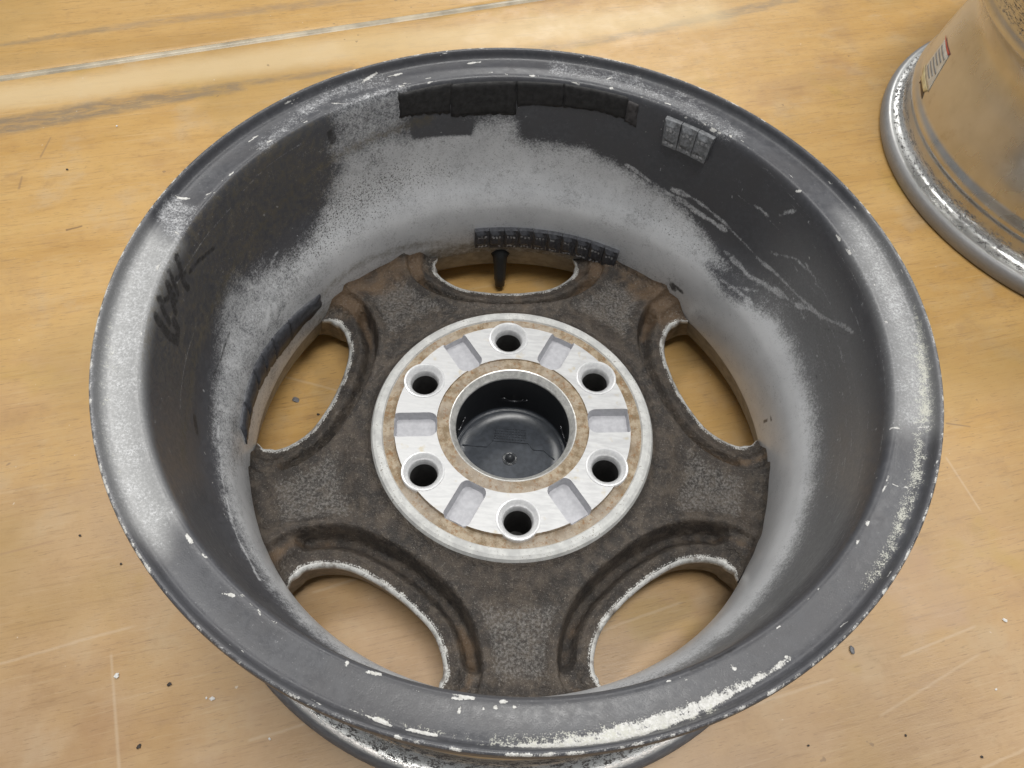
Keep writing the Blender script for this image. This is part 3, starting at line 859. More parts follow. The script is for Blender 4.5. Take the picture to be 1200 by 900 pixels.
def build_spokes(parent):
    wins = [rot2(W_TOP, WIN0 + k * 2 * PI / 5) for k in range(5)]
    V, E = [], []
    def loop(p):
        b = len(V)
        V.extend([tuple(x) for x in p])
        E.extend([(b + i, b + (i + 1) % len(p)) for i in range(len(p))])
    tt = np.linspace(0, 2 * PI, 520, endpoint=False)
    loop(np.stack([R_HUB * np.cos(tt[::2]), R_HUB * np.sin(tt[::2])], 1))
    loop(np.stack([R_DISC * np.cos(tt), R_DISC * np.sin(tt)], 1))
    for p in wins: loop(p)
    # scatter: hexagonal grid
    h = .0014
    gx, gy = np.meshgrid(np.arange(-.18, .18, h), np.arange(-.18, .18, h * .866))
    gx = gx + (np.arange(gx.shape[0]) % 2)[:, None] * h / 2
    P = np.stack([gx.ravel(), gy.ravel()], 1)
    r = np.hypot(P[:, 0], P[:, 1])
    P = P[(r > R_HUB + .0007) & (r < R_DISC - .0007)]
    sd = poly_sd(fold(P), W_TOP[::2])
    P = P[sd > .0007]
    V.extend([tuple(x) for x in P])
    vo, eo, fo, _, _, _ = delaunay_2d_cdt([Vector(v) for v in V], E, [], 0, 1e-7)
    vo = np.array([tuple(v) for v in vo])
    fo = np.array([f for f in fo if len(f) == 3])
    cen = vo[fo].mean(1)
    rc = np.hypot(cen[:, 0], cen[:, 1])
    sd = poly_sd(fold(cen), W_TOP)
    keep = (rc > R_HUB * .9995) & (rc < R_DISC) & (sd > 0)
    fo = fo[keep]
    # upward winding
    A, B, C = vo[fo[:, 0]], vo[fo[:, 1]], vo[fo[:, 2]]
    cr = (B[:, 0] - A[:, 0]) * (C[:, 1] - A[:, 1]) - (B[:, 1] - A[:, 1]) * (C[:, 0] - A[:, 0])
    fo[cr < 0] = fo[cr < 0][:, ::-1]
    zz, d, rv = spoke_z(vo)
    v3 = np.c_[vo, zz - ZB]
    # window edge: boundary edges, rolled down into the opening
    ed = {}
    for f in fo:
        for k in range(3):
            e = (f[k], f[(k + 1) % 3])
            if (e[1], e[0]) in ed: del ed[(e[1], e[0])]
            else: ed[e] = 1
    bd = [e for e in ed if not (rv[e[0]] < R_HUB + 1e-4 and rv[e[1]] < R_HUB + 1e-4) and not (rv[e[0]] > R_DISC - 1e-4 and rv[e[1]] > R_DISC - 1e-4)]
    on = {}
    for a_, b_ in bd:                       # outward (into the opening) normals
        t = vo[b_] - vo[a_]
        n = np.array([t[1], -t[0]]); n /= np.linalg.norm(n) + 1e-12
        for k in (a_, b_): on[k] = on.get(k, 0) + n
    verts = [tuple(x) for x in v3]
    ring = {}
    levels = [(.0012, -.0002), (.0029, -.0010), (.0038, -.0026), (.0034, -.0060), (.0022, -.0140), (.0004, None)]
    for k, n in on.items():
        n = n / (np.linalg.norm(n) + 1e-12)
        ids = []
        kf = .12 + .88 * float(sstep(rv[k], .1772, .1690))
        for off, dz in levels:
            p = vo[k] + n * off * kf
            zl = (min(zz[k], .052) + dz) if dz is not None else .0185
            push = (np.interp(zl, [.0198, .024, .032, .0435], [.1866, .1849, .1822, .1789]) - R_DISC + .0012) * float(sstep(rv[k], .1690, .1768))
            if off < .0036: p = p * (1 + (push if off != .0012 and off != .0029 else 0) / rv[k])
            ids.append(len(verts))
            z0 = zz[k]
            verts.append((p[0], p[1], (min(z0, .052) + dz if dz is not None else .0185) - ZB) if (off > .002 or off < .001) else (p[0], p[1], z0 + dz - ZB))
        ring[k] = ids
    faces = [tuple(f) for f in fo]
    nd = len(faces)
    for a_, b_ in bd:
        ca, cb = [a_] + ring[a_], [b_] + ring[b_]
        for q in range(len(levels)):
            faces.append((cb[q], ca[q], ca[q + 1], cb[q + 1]))
    verts = np.array(verts)
    tmp = mesh_np('spoke_tmp', verts, faces)
    nrmv = np.empty(len(verts) * 3, np.float32)
    tmp.vertex_normals.foreach_get('vector', nrmv)
    nrmv = nrmv.reshape(-1, 3)
    bpy.data.meshes.remove(tmp)
    # attribute: R rust in channels, G pale film near window corners, B grey grain on rib tops, A white chips
    vv = verts[:, :2]
    z2, d2, r2 = spoke_z(vv)
    a2 = np.arctan2(vv[:, 1], vv[:, 0])
    pa = np.zeros((len(verts), 4))
    pa[:, 0] = .62 * np.exp(-((d2 - .0130) / .0045) ** 2) * sstep(r2, .122, .142) * (.75 + .25 * np.sin(3 * a2 + 1)) + .50 * sstep(r2, .140, .170) * sstep(np.sin(a2), -.1, .8) + .12
    pa[:, 1] = .45 * sstep(r2, .158, .170) * sstep(d2, .02, .0) + .18 * np.exp(-((d2 - .006) / .003) ** 2)
    pa[:, 2] = .66 * sstep(d2, .021, .029) * sstep(r2, .108, .128) * sstep(r2, .172, .158)
    pa[:, 3] = .55 * sstep(d2, .0018, .0002)
    sect = np.floor(((np.degrees(a2 - WIN0)) % 360) / 72).astype(int) % 5
    fsec = np.array([sect[f[0]] if len(set(sect[list(f)])) == 1 else int(np.floor((math.degrees(math.atan2(*(vv[list(f)].mean(0)[::-1]))) - math.degrees(WIN0)) % 360 / 72)) % 5 for f in faces])
    for s in range(5):
        ids = np.where(fsec == s)[0]
        used = sorted({v for i in ids for v in faces[i]})
        mp = {v: i for i, v in enumerate(used)}
        me = mesh_np('spoke', verts[used], [tuple(mp[v] for v in faces[i]) for i in ids])
        color_attr(me, 'paint', pa[used])
        me.materials.append(m_cast); me.materials.append(m_edge); me.materials.append(m_wall)
        me.polygons.foreach_set('material_index', [(0 if (i - nd) % len(levels) == 0 else 1 if (i - nd) % len(levels) <= 3 else 2) if i >= nd else 0 for i in ids])
        me.normals_split_custom_set_from_vertices([tuple(x) for x in nrmv[used]])
        o = bpy.data.objects.new('spoke', me)
        col.objects.link(o)
        o.parent = parent

# ---------- hub
HOLE0 = math.radians(96.2)
HOLES = [(.06985 * math.cos(HOLE0 + k * PI / 3), .06985 * math.sin(HOLE0 + k * PI / 3)) for k in range(6)]
HR = np.array([(.0436, .0714), (.0480, .0715), (.0517, .0713), (.0521, .0724), (.0803, .0724), (.0808, .0690), (.0845, .0686), (.0882, .0690), (.0890, .0702), (.0930, .0702), (.0952, .0692), (.0966, .0665), (.0968, .0560)])
SEAT_R = .0142
def rrect(u0, u1, hv, ci, co, inset, n=8):
    u0 += inset; u1 -= inset; hv -= inset
    ci = max(ci - inset, .0006); co = max(co - inset, .0006)
    pts = []
    for cx, cy, r, a0 in ((u1 - co, hv - co, co, 0), (u0 + ci, hv - ci, ci, PI / 2), (u0 + ci, -hv + ci, ci, PI), (u1 - co, -hv + co, co, 1.5 * PI)):
        for t in np.linspace(a0, a0 + PI / 2, n): pts.append((cx + r * math.cos(t), cy + r * math.sin(t)))
    return np.array(pts)
PK = (.0515, .0808, .0092, .0058, .0030)
PK_TOP, PK_BOT = rrect(*PK, 0), rrect(*PK, .0015)

def build_hub(parent):
    V, E = [], []
    def loop(p):
        b = len(V)
        V.extend([tuple(x) for x in p])
        E.extend([(b + i, b + (i + 1) % len(p)) for i in range(len(p))])
    for r, z in HR:
        t = np.linspace(0, 2 * PI, 240, endpoint=False)
        loop(np.stack([r * np.cos(t), r * np.sin(t)], 1))
    t = np.linspace(0, 2 * PI, 48, endpoint=False)
    for hx, hy in HOLES: loop(np.stack([hx + SEAT_R * np.cos(t), hy + SEAT_R * np.sin(t)], 1))
    for k in range(6):
        for p in (PK_TOP, PK_BOT): loop(rot2(p, HOLE0 + PI / 6 + k * PI / 3))
    vo, eo, fo, _, _, _ = delaunay_2d_cdt([Vector(v) for v in V], E, [], 0, 1e-7)
    vo = np.array([tuple(v) for v in vo]); fo = np.array([f for f in fo if len(f) == 3])
    def info(p):
        r = np.hypot(p[:, 0], p[:, 1])
        a = (np.arctan2(p[:, 1], p[:, 0]) - HOLE0 - PI / 6 + PI / 6) % (PI / 3) - PI / 6
        q = np.stack([r * np.cos(a), r * np.sin(a)], 1)
        top, bot = poly_sd(q, PK_TOP), poly_sd(q, PK_BOT)
        hd = np.min([np.hypot(p[:, 0] - hx, p[:, 1] - hy) for hx, hy in HOLES], axis=0)
        return r, top, bot, hd
    r, top, bot, hd = info(vo)
    z = np.interp(r, HR[:, 0], HR[:, 1])
    dep = np.clip(-top / np.maximum(-top + np.maximum(bot, 0), 1e-9), 0, 1)
    dep = np.where(bot <= 1e-6, 1, np.where(top >= -1e-6, 0, dep))
    z = z - dep * (z - .0652)
    cen = vo[fo].mean(1)
    rc, tc, bc, hc = info(cen)
    keep = (rc > .0436 * .9993) & (rc < .0968) & (hc > SEAT_R * .9985)
    fo = fo[keep]; rc, tc, bc = rc[keep], tc[keep], bc[keep]
    A, B, C = vo[fo[:, 0]], vo[fo[:, 1]], vo[fo[:, 2]]
    cr = (B[:, 0] - A[:, 0]) * (C[:, 1] - A[:, 1]) - (B[:, 1] - A[:, 1]) * (C[:, 0] - A[:, 0])
    fo[cr < 0] = fo[cr < 0][:, ::-1]
    me = mesh_np('hub_face', np.c_[vo, z - ZB], fo, smooth=False)
    mats = [mat_machined(), mat_pocket(), mat_tan(), mat_whitering()]
    for m in mats: me.materials.append(m)
    mi = np.where(tc < 0, 1, np.where(rc < .05205, 2, np.where(rc < .08025, 0, np.where(rc < .08818, 2, 3))))
    me.polygons.foreach_set('material_index', mi.astype(np.int32))
    bm = bmesh.new(); bm.from_mesh(me)
    bmesh.ops.delete(bm, geom=[v for v in bm.verts if not v.link_faces], context='VERTS')
    bm.to_mesh(me); bm.free()
    link('hub_face', me, parent)
    # lug seats: turned collar, cone and bore; one mesh, six objects
    sp = Z([(SEAT_R + .0002, .0660), (SEAT_R + .0002, .0722), (SEAT_R - .0003, .0728), (.0131, .0729), (.0127, .0727), (.0103, .0703), (.0096, .0692), (.0091, .0640), (.0088, .0420), (.0088, .0280)])
    sm = lathe(sp, 48, name='lug_seat', flip=True)
    sm.materials.append(mat_seat())
    sm.materials.append(mat_plain('bolt_bore_shade', (0.030, 0.028, 0.027), .75, 0, 300, .3))  # near-black colour stands for the shade deep in the hole
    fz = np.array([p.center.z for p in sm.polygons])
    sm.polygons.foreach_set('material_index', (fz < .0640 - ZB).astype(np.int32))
    bm = bmesh.new(); bm.from_mesh(sm)
    for e in bm.edges:
        if len(e.link_faces) == 2 and e.calc_face_angle(0) > .5: e.smooth = False
    # added bottom disc, in the same painted shade
    low = [v for v in bm.verts if v.co.z < .0281 - ZB]
    f = bm.faces.new(sorted(low, key=lambda v: math.atan2(v.co.y, v.co.x))); f.material_index = 1
    bm.to_mesh(sm); bm.free()
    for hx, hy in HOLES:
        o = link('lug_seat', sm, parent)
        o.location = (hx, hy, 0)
    # bore lip: turned chamfer ring and short bore
    bp = Z([(.0437, .0713), (.0433, .0716), (.0428, .0714), (.0398, .0678), (.0391, .0668), (.0390, .0655), (.0400, .0652)])
    me = lathe(bp, 160, name='bore_ring', flip=True)
    bm = bmesh.new(); bm.from_mesh(me)
    for e in bm.edges:
        if len(e.link_faces) == 2 and e.calc_face_angle(0) > .45: e.smooth = False
    bm.to_mesh(me); bm.free()
    link('bore_ring', me, parent, [mat_plain('scuffed_bore_alloy', (0.72, 0.71, 0.68), .30, .5, 260, .2)])

# ---------- centre cap seen from behind
def build_cap(parent):
    blk = mat_plain('black_cap_plastic', (0.060, 0.067, 0.080), .28, 0, 260, .2, .0001)
    capz = .0165
    o = link('center_cap', lathe(Z([(.0002, capz), (.0300, capz), (.0392, capz + .0002), (.0402, capz + .0014), (.0410, capz + .0018), (.0420, capz + .0014), (.0424, capz + .004), ]), 128, name='center_cap', flip=True), parent, [blk])
    link('sleeve', lathe(Z([(.0424, capz + .004), (.0420, .0440), (.0402, .0600), (.0396, .0660)]), 128, name='sleeve', flip=True), o, [mat_plain('black_sleeve_plastic', (0.012, 0.012, 0.013), .45, 0, 260, .2, .0001)])
    nub = link('nub', lathe(Z([(.0001, capz + .0052), (.0012, capz + .0050), (.0024, capz + .0040), (.0030, capz + .0020), (.0033, capz + .0004), (.0048, capz + .0003), (.0052, capz + .0007), (.0056, capz + .0001)]), 40, name='nub', flip=True), o, [mat_plain('glossy_nub', (0.05, 0.053, 0.058), .18, 0, 300, .1, 0)])
    # stepped panel and moulded pips on the cap floor
    bm = bmesh.new()
    pts = [(-.036, .0085), (-.0175, .0085), (-.0140, .0140), (.0130, .0140), (.0170, .0090), (.0250, .0090), (.0330, .0020)]
    for (x0, y0), (x1, y1) in zip(pts[:-1], pts[1:]):
        d = Vector((x1 - x0, y1 - y0, 0)); n = Vector((-d.y, d.x, 0)).normalized() * .0004
        a0, a1 = Vector((x0, y0, capz - ZB)), Vector((x1, y1, capz - ZB))
        up = Vector((0, 0, .0009))
        vv = [bm.verts.new(p) for p in (a0 - n, a0 + n, a1 + n, a1 - n, a0 - n + up, a0 + n + up, a1 + n + up, a1 - n + up)]
        for q in ((4, 5, 6, 7), (0, 1, 5, 4), (1, 2, 6, 5), (2, 3, 7, 6), (3, 0, 4, 7)): bm.faces.new([vv[i] for i in q])
    bmesh.ops.recalc_face_normals(bm, faces=bm.faces)
    me = bpy.data.meshes.new('moulded_step'); bm.to_mesh(me); bm.free()
    link('moulded_step', me, o, [blk])
    bm = bmesh.new()
    for i in range(11):
        for j in range(5):
            x, y = -.0120 + i * .0022, .0165 + j * .0022
            m = Matrix.Translation((x, y, capz + .0003 - ZB))
            bmesh.ops.create_cube(bm, size=1, matrix=m @ Matrix.Diagonal((.0014, .0014, .0008, 1)))
    me = bpy.data.meshes.new('moulded_pips'); bm.to_mesh(me); bm.free()
    mp = link('moulded_pips', me, o, [blk]); mp['kind'] = 'stuff'
    # retaining clips round the sleeve: bowed wire loops
    clipm = mat_plain('clip_steel', (0.22, 0.22, 0.23), .25, .9, 200, .1, 0)
    for k in range(5):
        a = math.radians(95 + k * 72 - 5) + (0 if k else 0)
        ring = []
        for t in np.linspace(-1, 1, 15):
            aa = a + t * .24
            zz = .036 - .0055 * (1 - t * t)
            ring.append((.0412 * math.cos(aa), .0412 * math.sin(aa), zz - ZB))
        ring2 = [(.0405 * math.cos(a + t * .17), .0405 * math.sin(a + t * .17), .0365 - .0040 * (1 - t * t) - ZB) for t in np.linspace(1, -1, 11)]
        bm = bmesh.new()
        tube(bm, ring + ring2, .00045, 6)
        me = bpy.data.meshes.new('clip'); bm.to_mesh(me); bm.free(); me.shade_smooth()
        link('clip', me, o, [clipm])

def tube(bm, pts, rad, n, caps=True):
    pts = [Vector(p) for p in pts]
    rings = []
    for i, p in enumerate(pts):
        t = (pts[min(i + 1, len(pts) - 1)] - pts[max(i - 1, 0)]).normalized()
        u = t.orthogonal().normalized() if i == 0 else (u - t * u.dot(t)).normalized()
        v = t.cross(u)
        rr = rad[i] if isinstance(rad, (list, tuple)) else rad
        rings.append([bm.verts.new(p + (u * math.cos(k * 2 * PI / n) + v * math.sin(k * 2 * PI / n)) * rr) for k in range(n)])
    for a_, b_ in zip(rings[:-1], rings[1:]):
        for k in range(n):
            bm.faces.new((a_[k], a_[(k + 1) % n], b_[(k + 1) % n], b_[k]))
    if caps:
        bm.faces.new(rings[0][::-1]); bm.faces.new(rings[-1])

# ---------- pieces that lie on the barrel wall
def wall_point(th, s, lift):
    """point on the rim's inner surface at angle th, arc length s, raised off it"""
    r = np.interp(s, inS, inP[:, 0]); z = np.interp(s, inS, inP[:, 1])
    ds = .0006
    dr = np.interp(s + ds, inS, inP[:, 0]) - np.interp(s - ds, inS, inP[:, 0])
    dz = np.interp(s + ds, inS, inP[:, 1]) - np.interp(s - ds, inS, inP[:, 1])
    L = math.hypot(dr, dz)
    nr, nz = dz / L, -dr / L                    # towards the axis
    if nr > 0: nr, nz = -nr, -nz
    r2, z2 = r + nr * lift, z + nz * lift
    return (r2 * math.cos(th), r2 * math.sin(th), z2 - ZB)

def wall_patch(name, corners, lift, parent, mat, nu=24, nv=8, ragged=0.0, bevel=0.0, h=None):
    """block that hugs the wall; corners: top-left, top-right, bottom-right, bottom-left in the picture"""
    h = surf(corners) if h is None else np.array(h)
    V, F = [], []
    for i in range(nu + 1):
        for j in range(nv + 1):
            u, v = i / nu, j / nv
            p = h[0] * (1 - u) * (1 - v) + h[1] * u * (1 - v) + h[2] * u * v + h[3] * (1 - u) * v
            if ragged and (j == nv or i in (0, nu)):
                p = p + np.array([rng.normal(0, ragged * .5) / RR, rng.normal(0, ragged)])
            e = min(u * nu, (1 - u) * nu, v * nv, (1 - v) * nv)
            l = lift if e >= 1 else (lift - bevel if bevel else lift * .4)
            V.append(wall_point(p[0], p[1], l))
    n1 = nv + 1
    for i in range(nu):
        for j in range(nv):
            F.append((i * n1 + j, i * n1 + j + 1, (i + 1) * n1 + j + 1, (i + 1) * n1 + j))
    # skirt to the wall
    bd = [(i, 0) for i in range(nu + 1)] + [(nu, j) for j in range(1, nv + 1)] + [(i, nv) for i in range(nu - 1, -1, -1)] + [(0, j) for j in range(nv - 1, 0, -1)]
    base = len(V)
    for i, j in bd:
        p = np.array(V[i * n1 + j]); q = p.copy(); rr = math.hypot(p[0], p[1]); k = (rr + lift * .8 + .0003) / rr
        q[:2] *= k
        V.append(tuple(q))
    for k in range(len(bd)):
        a_, b_ = bd[k], bd[(k + 1) % len(bd)]
        F.append((a_[0] * n1 + a_[1], b_[0] * n1 + b_[1], base + (k + 1) % len(bd), base + k))
    bm = bmesh.new()
    vs_ = [bm.verts.new(v) for v in V]
    for f in F: bm.faces.new([vs_[i] for i in f])
    bmesh.ops.recalc_face_normals(bm, faces=bm.faces)
    # make the patch look at the axis
    fc = bm.faces[:][len(F) // 3] if False else None
    bm.faces.ensure_lookup_table()
    f0 = bm.faces[nu * nv // 2]
    c = f0.calc_center_median()
    if f0.normal.dot(Vector((-c.x, -c.y, 0))) < 0: bmesh.ops.reverse_faces(bm, faces=bm.faces)
    me = bpy.data.meshes.new(name); bm.to_mesh(me); bm.free()
    if not bevel: me.shade_smooth()
    return link(name, me, parent, [mat])

def build_weight(parent, p_tl, p_tr, p_br, p_bl, n, name, thick, mat, digits, dm):
    h = surf([p_tl, p_tr, p_br, p_bl])
    root = None
    bw = bpy.data.objects.new('balance_weight', None)
    bw.empty_display_size = .01
    col.objects.link(bw); bw.parent = parent
    for k in range(n):
        u0, u1 = k / n, (k + .955) / n
        L = lambda u, v: (h[0] * (1 - u) + h[1] * u) * (1 - v) + (h[3] * (1 - u) + h[2] * u) * v
        tk = thick * (1 + rng.normal(0, .06))
        wall_patch('weight_segment', None, tk, bw, mat, 5, 6, 0, thick * .32, [L(u0, 0), L(u1, 0), L(u1, 1), L(u0, 1)])
        # raised figures: two short rows of strokes on each segment
        bm = bmesh.new()
        for vrow in (.27, .80):
            for g in range(3):
                if rng.random() < .08: continue
                uc = u0 + (u1 - u0) * (.26 + .24 * g)
                c = L(uc, vrow)
                for q in range(3):
                    dt, dsx = (rng.uniform(-1, 1) * .0007 / RR, rng.uniform(-1, 1) * .0009)
                    ang_ = rng.choice([0, PI / 2, .6])
                    ht, hs = abs(math.cos(ang_)) * .0007 + .00018, abs(math.sin(ang_)) * .0009 + .00018
                    P = []
                    for (a_, b_) in ((-1, -1), (1, -1), (1, 1), (-1, 1)):
                        P.append(bm.verts.new(wall_point(c[0] + dt + a_ * ht / RR, c[1] + dsx + b_ * hs, tk + .00022)))
                    f = bm.faces.new(P)
        bmesh.ops.recalc_face_normals(bm, faces=bm.faces)
        me = bpy.data.meshes.new('stamped_figures'); bm.to_mesh(me); bm.free()
        link('stamped_figures', me, bw, [dm])
    return bw

# ================================================================== MAIN WHEEL
W1 = empty('alloy_wheel')
tag(W1, 'worn alloy wheel lying face down with its dirty five-spoke back and six-hole hub showing', 'wheel', 'alloy wheels on the wooden floor')
link('rim', inner_mesh(), W1, [m_rim])
link('barrel', outer_mesh(True), W1, [m_outer])
build_spokes(W1)
build_hub(W1)
build_cap(W1)
# front side of the casting: annulus under the spokes with the window walls at the barrel
me = lathe(Z([(.1785, .0446), (.1788, .0435), (.1800, .0400), (.1820, .0320), (.1847, .0240), (.1864, .0198)]), 360, name='window_wall', flip=True)
link('window_wall', me, W1, [mat_plain('pale_window_wall', (0.27, 0.245, 0.21), .5, .1, 140, .25)])
bm = bmesh.new()
# spoke undersides: five slabs closing the casting towards the floor
under = mat_plain('silver_face_paint', (0.45, 0.45, 0.46), .35, .3, 200, .1)
for k in range(5):
    a0 = WIN0 + (k + .5) * 2 * PI / 5
    pts = []
    half = rot2(W_OPEN[:60], 0)
    wl = rot2(W_OPEN, -PI / 5)          # window on the clockwise side, in the spoke's frame
    side = [p for p in wl if p[1] < .06 and .1265 < math.hypot(*p) < .1790 and math.atan2(p[1], p[0]) > math.radians(-36.01)]
    side = sorted(side, key=lambda p: math.hypot(*p))
    lo = [(p[0], p[1] + .007) for p in side]
    poly = [(.0450 * math.cos(t), .0450 * math.sin(t)) for t in np.linspace(PI / 5, -PI / 5, 12)] + lo
    ea = math.atan2(lo[-1][1], lo[-1][0])
    poly += [(.1845 * math.cos(t), .1845 * math.sin(t)) for t in np.linspace(ea, -ea, 10)] + [(p[0], -p[1]) for p in lo[::-1]]
    bm = bmesh.new()
    f = bm.faces.new([bm.verts.new((x, y, .0185 - ZB)) for x, y in poly])
    bmesh.ops.triangulate(bm, faces=[f])
    me = bpy.data.meshes.new('spoke_front'); bm.to_mesh(me); bm.free()
    o = link('spoke_front', me, W1, [under])
    o.rotation_euler = (0, 0, a0)
# valve stem
bm = bmesh.new()
va = math.atan2(.171, -.0195)
vd = Vector((math.cos(va), math.sin(va), 0))
vp = lambda r, z: vd * r + Vector((0, 0, z - ZB))
tube(bm, [vp(.1835, .040), vp(.181, .0385), vp(.1795, .036), vp(.1770, .030), vp(.1735, .0205), vp(.1722, .0165), vp(.1718, .0155), vp(.1705, .0105)], [.0085, .0080, .0062, .0055, .0050, .0050, .0044, .0042], 20)
me = bpy.data.meshes.new('valve_stem'); bm.to_mesh(me); bm.free(); me.shade_smooth()
link('valve_stem', me, W1, [mat_plain('black_rubber', (0.022, 0.023, 0.024), .5, 0, 200, .2)])
# balance weights
lead = mat_plain('dark_weight_coating', (0.070, 0.072, 0.082), .42, .25, 420, .35, .0003)
lead2 = mat_plain('grey_weight_coating', (0.23, 0.235, 0.245), .42, .35, 420, .35, .0003)
figm = mat_plain('worn_figures', (0.42, 0.42, 0.43), .5, .2, 300, .2, 0)
bw = build_weight(W1, (556, 267.5), (727, 294), (721, 313), (556, 286.5), 10, 'balance_weight', .0052, lead, True, figm)
bw['label'] = 'long strip of ten dark adhesive weight segments above a window'
bw = build_weight(W1, (782, 136), (840, 162), (829, 189), (778, 166), 3, 'balance_weight', .0050, lead2, True, figm)
bw['label'] = 'three grey adhesive weight segments near the rim edge'
# residue of removed weights
tar = mat_plain('black_adhesive_residue', (0.020, 0.019, 0.019), .6, 0, 240, .5, .0012)
for c in [((466, 109), (530, 97), (527, 131), (468, 138)), ((527, 98), (606, 94), (605, 134), (528, 136)), ((605, 94), (662, 97), (660, 124), (606, 123)), ((660, 97), (737, 114), (733, 139), (660, 124))]:
    wall_patch('adhesive_residue', c, .0007, W1, tar, 20, 8, .0006)
wall_patch('adhesive_residue', ((737, 116), (749, 122), (745, 148), (732, 141)), .0006, W1, mat_plain('grey_adhesive_residue', (0.055, 0.05, 0.05), .6, 0, 300, .4, .001), 8, 8, .0005)
for c in [((337, 375), (374, 345), (376, 358), (341, 398)), ((318, 396), (337, 376), (341, 399), (323, 421)), ((305, 414), (318, 397), (322, 422), (311, 440)), ((296, 432), (305, 415), (311, 440), (302, 458)), ((285, 470), (296, 433), (302, 459), (292, 492)), ((281, 500), (285, 471), (292, 493), (288, 520))]:
    wall_patch('adhesive_residue', c, .0022, W1, lead, 8, 6, .0006)

# ================================================================== SECOND WHEEL
W2C = (0.5861, 0.3876)
W2 = empty('alloy_wheel', (W2C[0], W2C[1], 0))
W2.scale = (1.033, 1.033, 1.033)
tag(W2, 'silver alloy wheel standing face down with its tan-lit outer barrel and torn paper label showing', 'wheel', 'alloy wheels on the wooden floor')
link('barrel', outer_mesh(False), W2, [m_outer])
P, _ = smooth_prof([(r - (.010 if .06 < z < .17 else 0), z) for r, z in INNER], .004)
me = lathe(Z(P), 240, name='rim', flip=True)
link('rim', me, W2, [mat_plain('silver_barrel_inside', (0.40, 0.40, 0.41), .4, .3, 90, .2)])
me = lathe(Z([(.0433, .0200), (.0433, .0700), (.0900, .0690), (.0970, .0600), (.1300, .0550), (.1780, .0550)]), 120, name='spoke_disc', flip=True)
link('spoke_disc', me, W2, [m_cast])

# torn label on the barrel of the second wheel
def label2():
    Pz = np.array(Z(smooth_prof(OUTER2, .0016)[0]))
    def onb(th, z, lift=.0004):
        sel = (Pz[:, 1] > .045) & (Pz[:, 1] < .15)
        o_ = np.argsort(Pz[sel][:, 1])
        r = np.interp(z, Pz[sel][o_][:, 1], Pz[sel][o_][:, 0]) + lift
        return Vector((r * math.cos(th), r * math.sin(th), z))
    def cast(px, py):
        """picture point -> angle and height on that barrel"""
        d = ray(px, py)
        best = None
        for z in np.arange(.18, .02, -.0005):
            q = (CC + d * ((z - CC[2]) / d[2]) - np.array([*W2C, 0])) / 1.033
            rr = math.hypot(q[0], q[1])
            rb = onb(0, q[2], 0).x
            if rr <= rb: return math.atan2(q[1], q[0]), q[2]
        return math.atan2(q[1], q[0]), q[2]
    return onb, cast
onb, cast = label2()
def band_patch(name, corners, mat, lift, nu=14, nv=8, parent=None, torn=False):
    h = np.array(corners, float)
    V = []
    for i in range(nu + 1):
        for j in range(nv + 1):
            u, v = i / nu, j / nv
            p = (h[0] * (1 - u) + h[1] * u) * (1 - v) + (h[3] * (1 - u) + h[2] * u) * v
            if torn and i == 0: p = p + np.array([rng.normal(0, .004), rng.normal(0, .001)])
            V.append(onb(p[0], p[1], lift))
    me = mesh_np(name, V, [(i * (nv + 1) + j, (i + 1) * (nv + 1) + j, (i + 1) * (nv + 1) + j + 1, i * (nv + 1) + j + 1) for i in range(nu) for j in range(nv)])
    c = me.polygons[len(me.polygons) // 2]
    if c.normal.dot(Vector((c.center.x, c.center.y, 0))) < 0: me.flip_normals()
    sl = me  # thin paper: give it real thickness
    o = link(name, me, parent, [mat])
    md = o.modifiers.new('thickness', 'SOLIDIFY'); md.thickness = .0002; md.offset = -1
    return o
paper = mat_plain('label_paper', (0.58, 0.56, 0.50), .6, 0, 150, .12, 0)
redm = mat_plain('label_red', (0.55, 0.10, 0.07), .55, 0, 150, .15, 0)
inkm = mat_plain('label_ink', (0.25, 0.25, 0.26), .6, 0, 150, .2, 0)
yelm = mat_plain('label_cream', (0.62, 0.55, 0.33), .6, 0, 150, .15, 0)
brn = mat_plain('label_torn_brown', (0.10, 0.065, 0.035), .7, 0, 150, .3, 0)
c4 = [cast(1109, 45), cast(1112, 66), cast(1088, 108), cast(1084, 80)]
lab = band_patch('paper_label', c4, paper, .0004, parent=W2)
lab['label'] = 'torn paper label with a red stripe on the barrel'
band_patch('red_stripe', [cast(1109.5, 41), cast(1114, 63), cast(1112, 65.5), cast(1109, 45)], redm, .0008, 6, 4, lab)
band_patch('cream_scrap', [cast(1085, 76), cast(1088, 106), cast(1083, 108), cast(1080, 92)], yelm, .0006, 8, 5, lab, True)
band_patch('torn_scrap', [cast(1079.5, 90), cast(1085, 104), cast(1081, 116), cast(1079, 100)], brn, .0004, 8, 5, lab, True)
C4 = np.array(c4)
for k in range(6):
    v = .14 + k * .13
    Lr = lambda u, v: (C4[0] * (1 - u) + C4[1] * u) * (1 - v) + (C4[3] * (1 - u) + C4[2] * u) * v
    band_patch('print_line', [Lr(.12, v), Lr(.9 - .1 * (k % 3), v), Lr(.9 - .1 * (k % 3), v + .045), Lr(.12, v + .045)], inkm, .0007, 10, 1, lab)

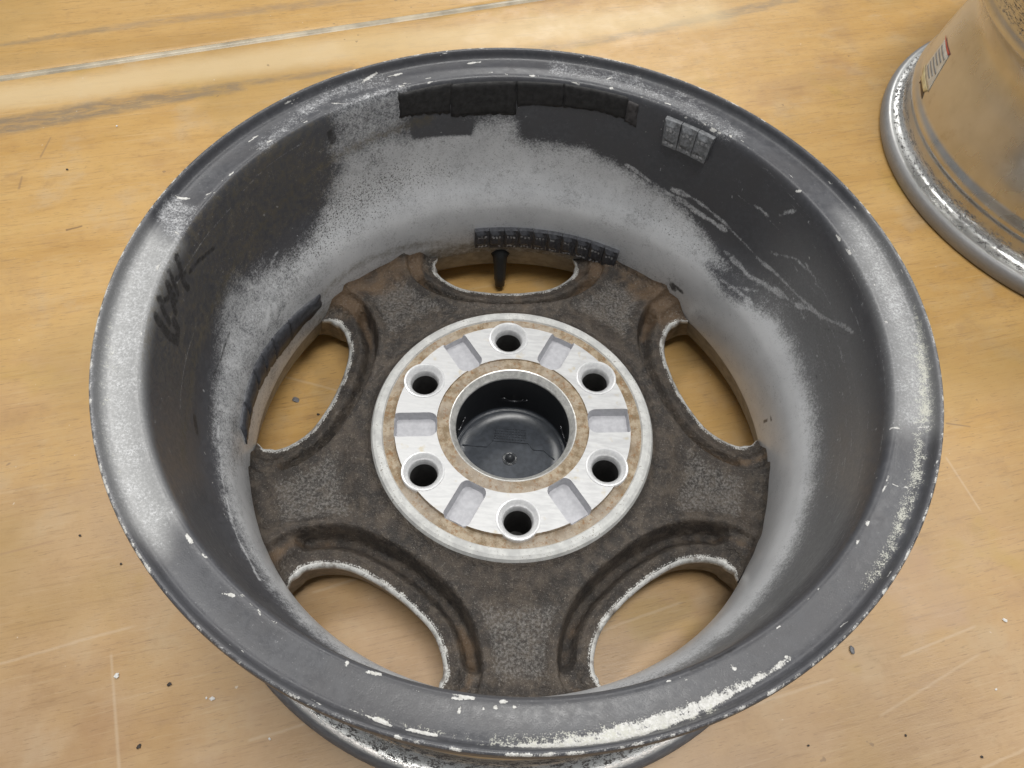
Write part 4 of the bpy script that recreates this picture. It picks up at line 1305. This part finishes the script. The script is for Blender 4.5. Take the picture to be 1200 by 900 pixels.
# ================================================================== CRUMBS ON THE FLOOR
flw = mat_plain('white_flake_paint', (0.78, 0.77, 0.74), .5, 0, 300, .1)
fld = mat_plain('dark_grit', (0.045, 0.035, 0.028), .6, 0, 400, .4)
flg = mat_plain('grey_grit', (0.20, 0.20, 0.21), .45, .3, 400, .3)
def crumb(px, py, size, mat, label, group, name, seed, flat=.45, long=1.3):
    r = random.Random(seed)
    p = on_plane(px, py)
    bm = bmesh.new()
    size *= .72
    bmesh.ops.create_icosphere(bm, subdivisions=2, radius=1)
    for v in bm.verts:
        k = 1 + .45 * (r.random() - .5)
        v.co = Vector((v.co.x * k * long, v.co.y * k, v.co.z * flat * (1 + .5 * (r.random() - .5)))) * size
    zmin = min(v.co.z for v in bm.verts)
    for v in bm.verts: v.co.z -= zmin
    me = bpy.data.meshes.new(name); bm.to_mesh(me); bm.free()
    o = link(name, me, None, [mat])
    o.location = (p[0], p[1], 0.0001)
    o.rotation_euler = (0, 0, r.uniform(0, 6.28))
    return tag(o, label, 'debris', group)
for k, (x, y, s) in enumerate([(137, 792, .0020), (249, 819, .0017), (316, 866, .0009), (242, 818, .0008), (1177, 727, .0018), (1167, 808, .0009), (137, 148, .0012)]):
    crumb(x, y, s, flw, 'tiny white paint flake beside a long pale scratch in the floor' if k == 0 else 'tiny white paint flake fallen on the bare wooden floor', 'white flakes on the floor', 'paint_flake', k)
for k, (x, y, s) in enumerate([(199, 802, .0016), (163, 875, .0016), (79, 199, .0014), (94, 628, .0011), (142, 661, .0010), (1061, 862, .0010), (1150, 887, .0011), (947, 874, .0009)]):
    crumb(x, y, s, fld, 'tiny dark crumb of grit on the bare wooden floor', 'dark crumbs on the floor', 'grit_crumb', 20 + k)
crumb(998, 762, .0022, flg, 'grey metal crumb with a dark end on the floor beside the spoked wheel', None, 'metal_crumb', 41, .6, 1.9)
crumb(347, 469, .0030, flg, 'grey flat crumb on the floor seen through a window of the spoked wheel', None, 'grey_crumb', 42, .3, 1.4)
for k, (x, y, s) in enumerate([(397, 466, .0026), (373, 486, .0012)]):
    crumb(x, y, s, fld, 'dark crumb on the floor seen through a window of the spoked wheel', 'dark crumbs under the wheel', 'grit_crumb', 50 + k)

# ------------------------------------------------------------------ render settings
scene.render.engine = 'CYCLES'
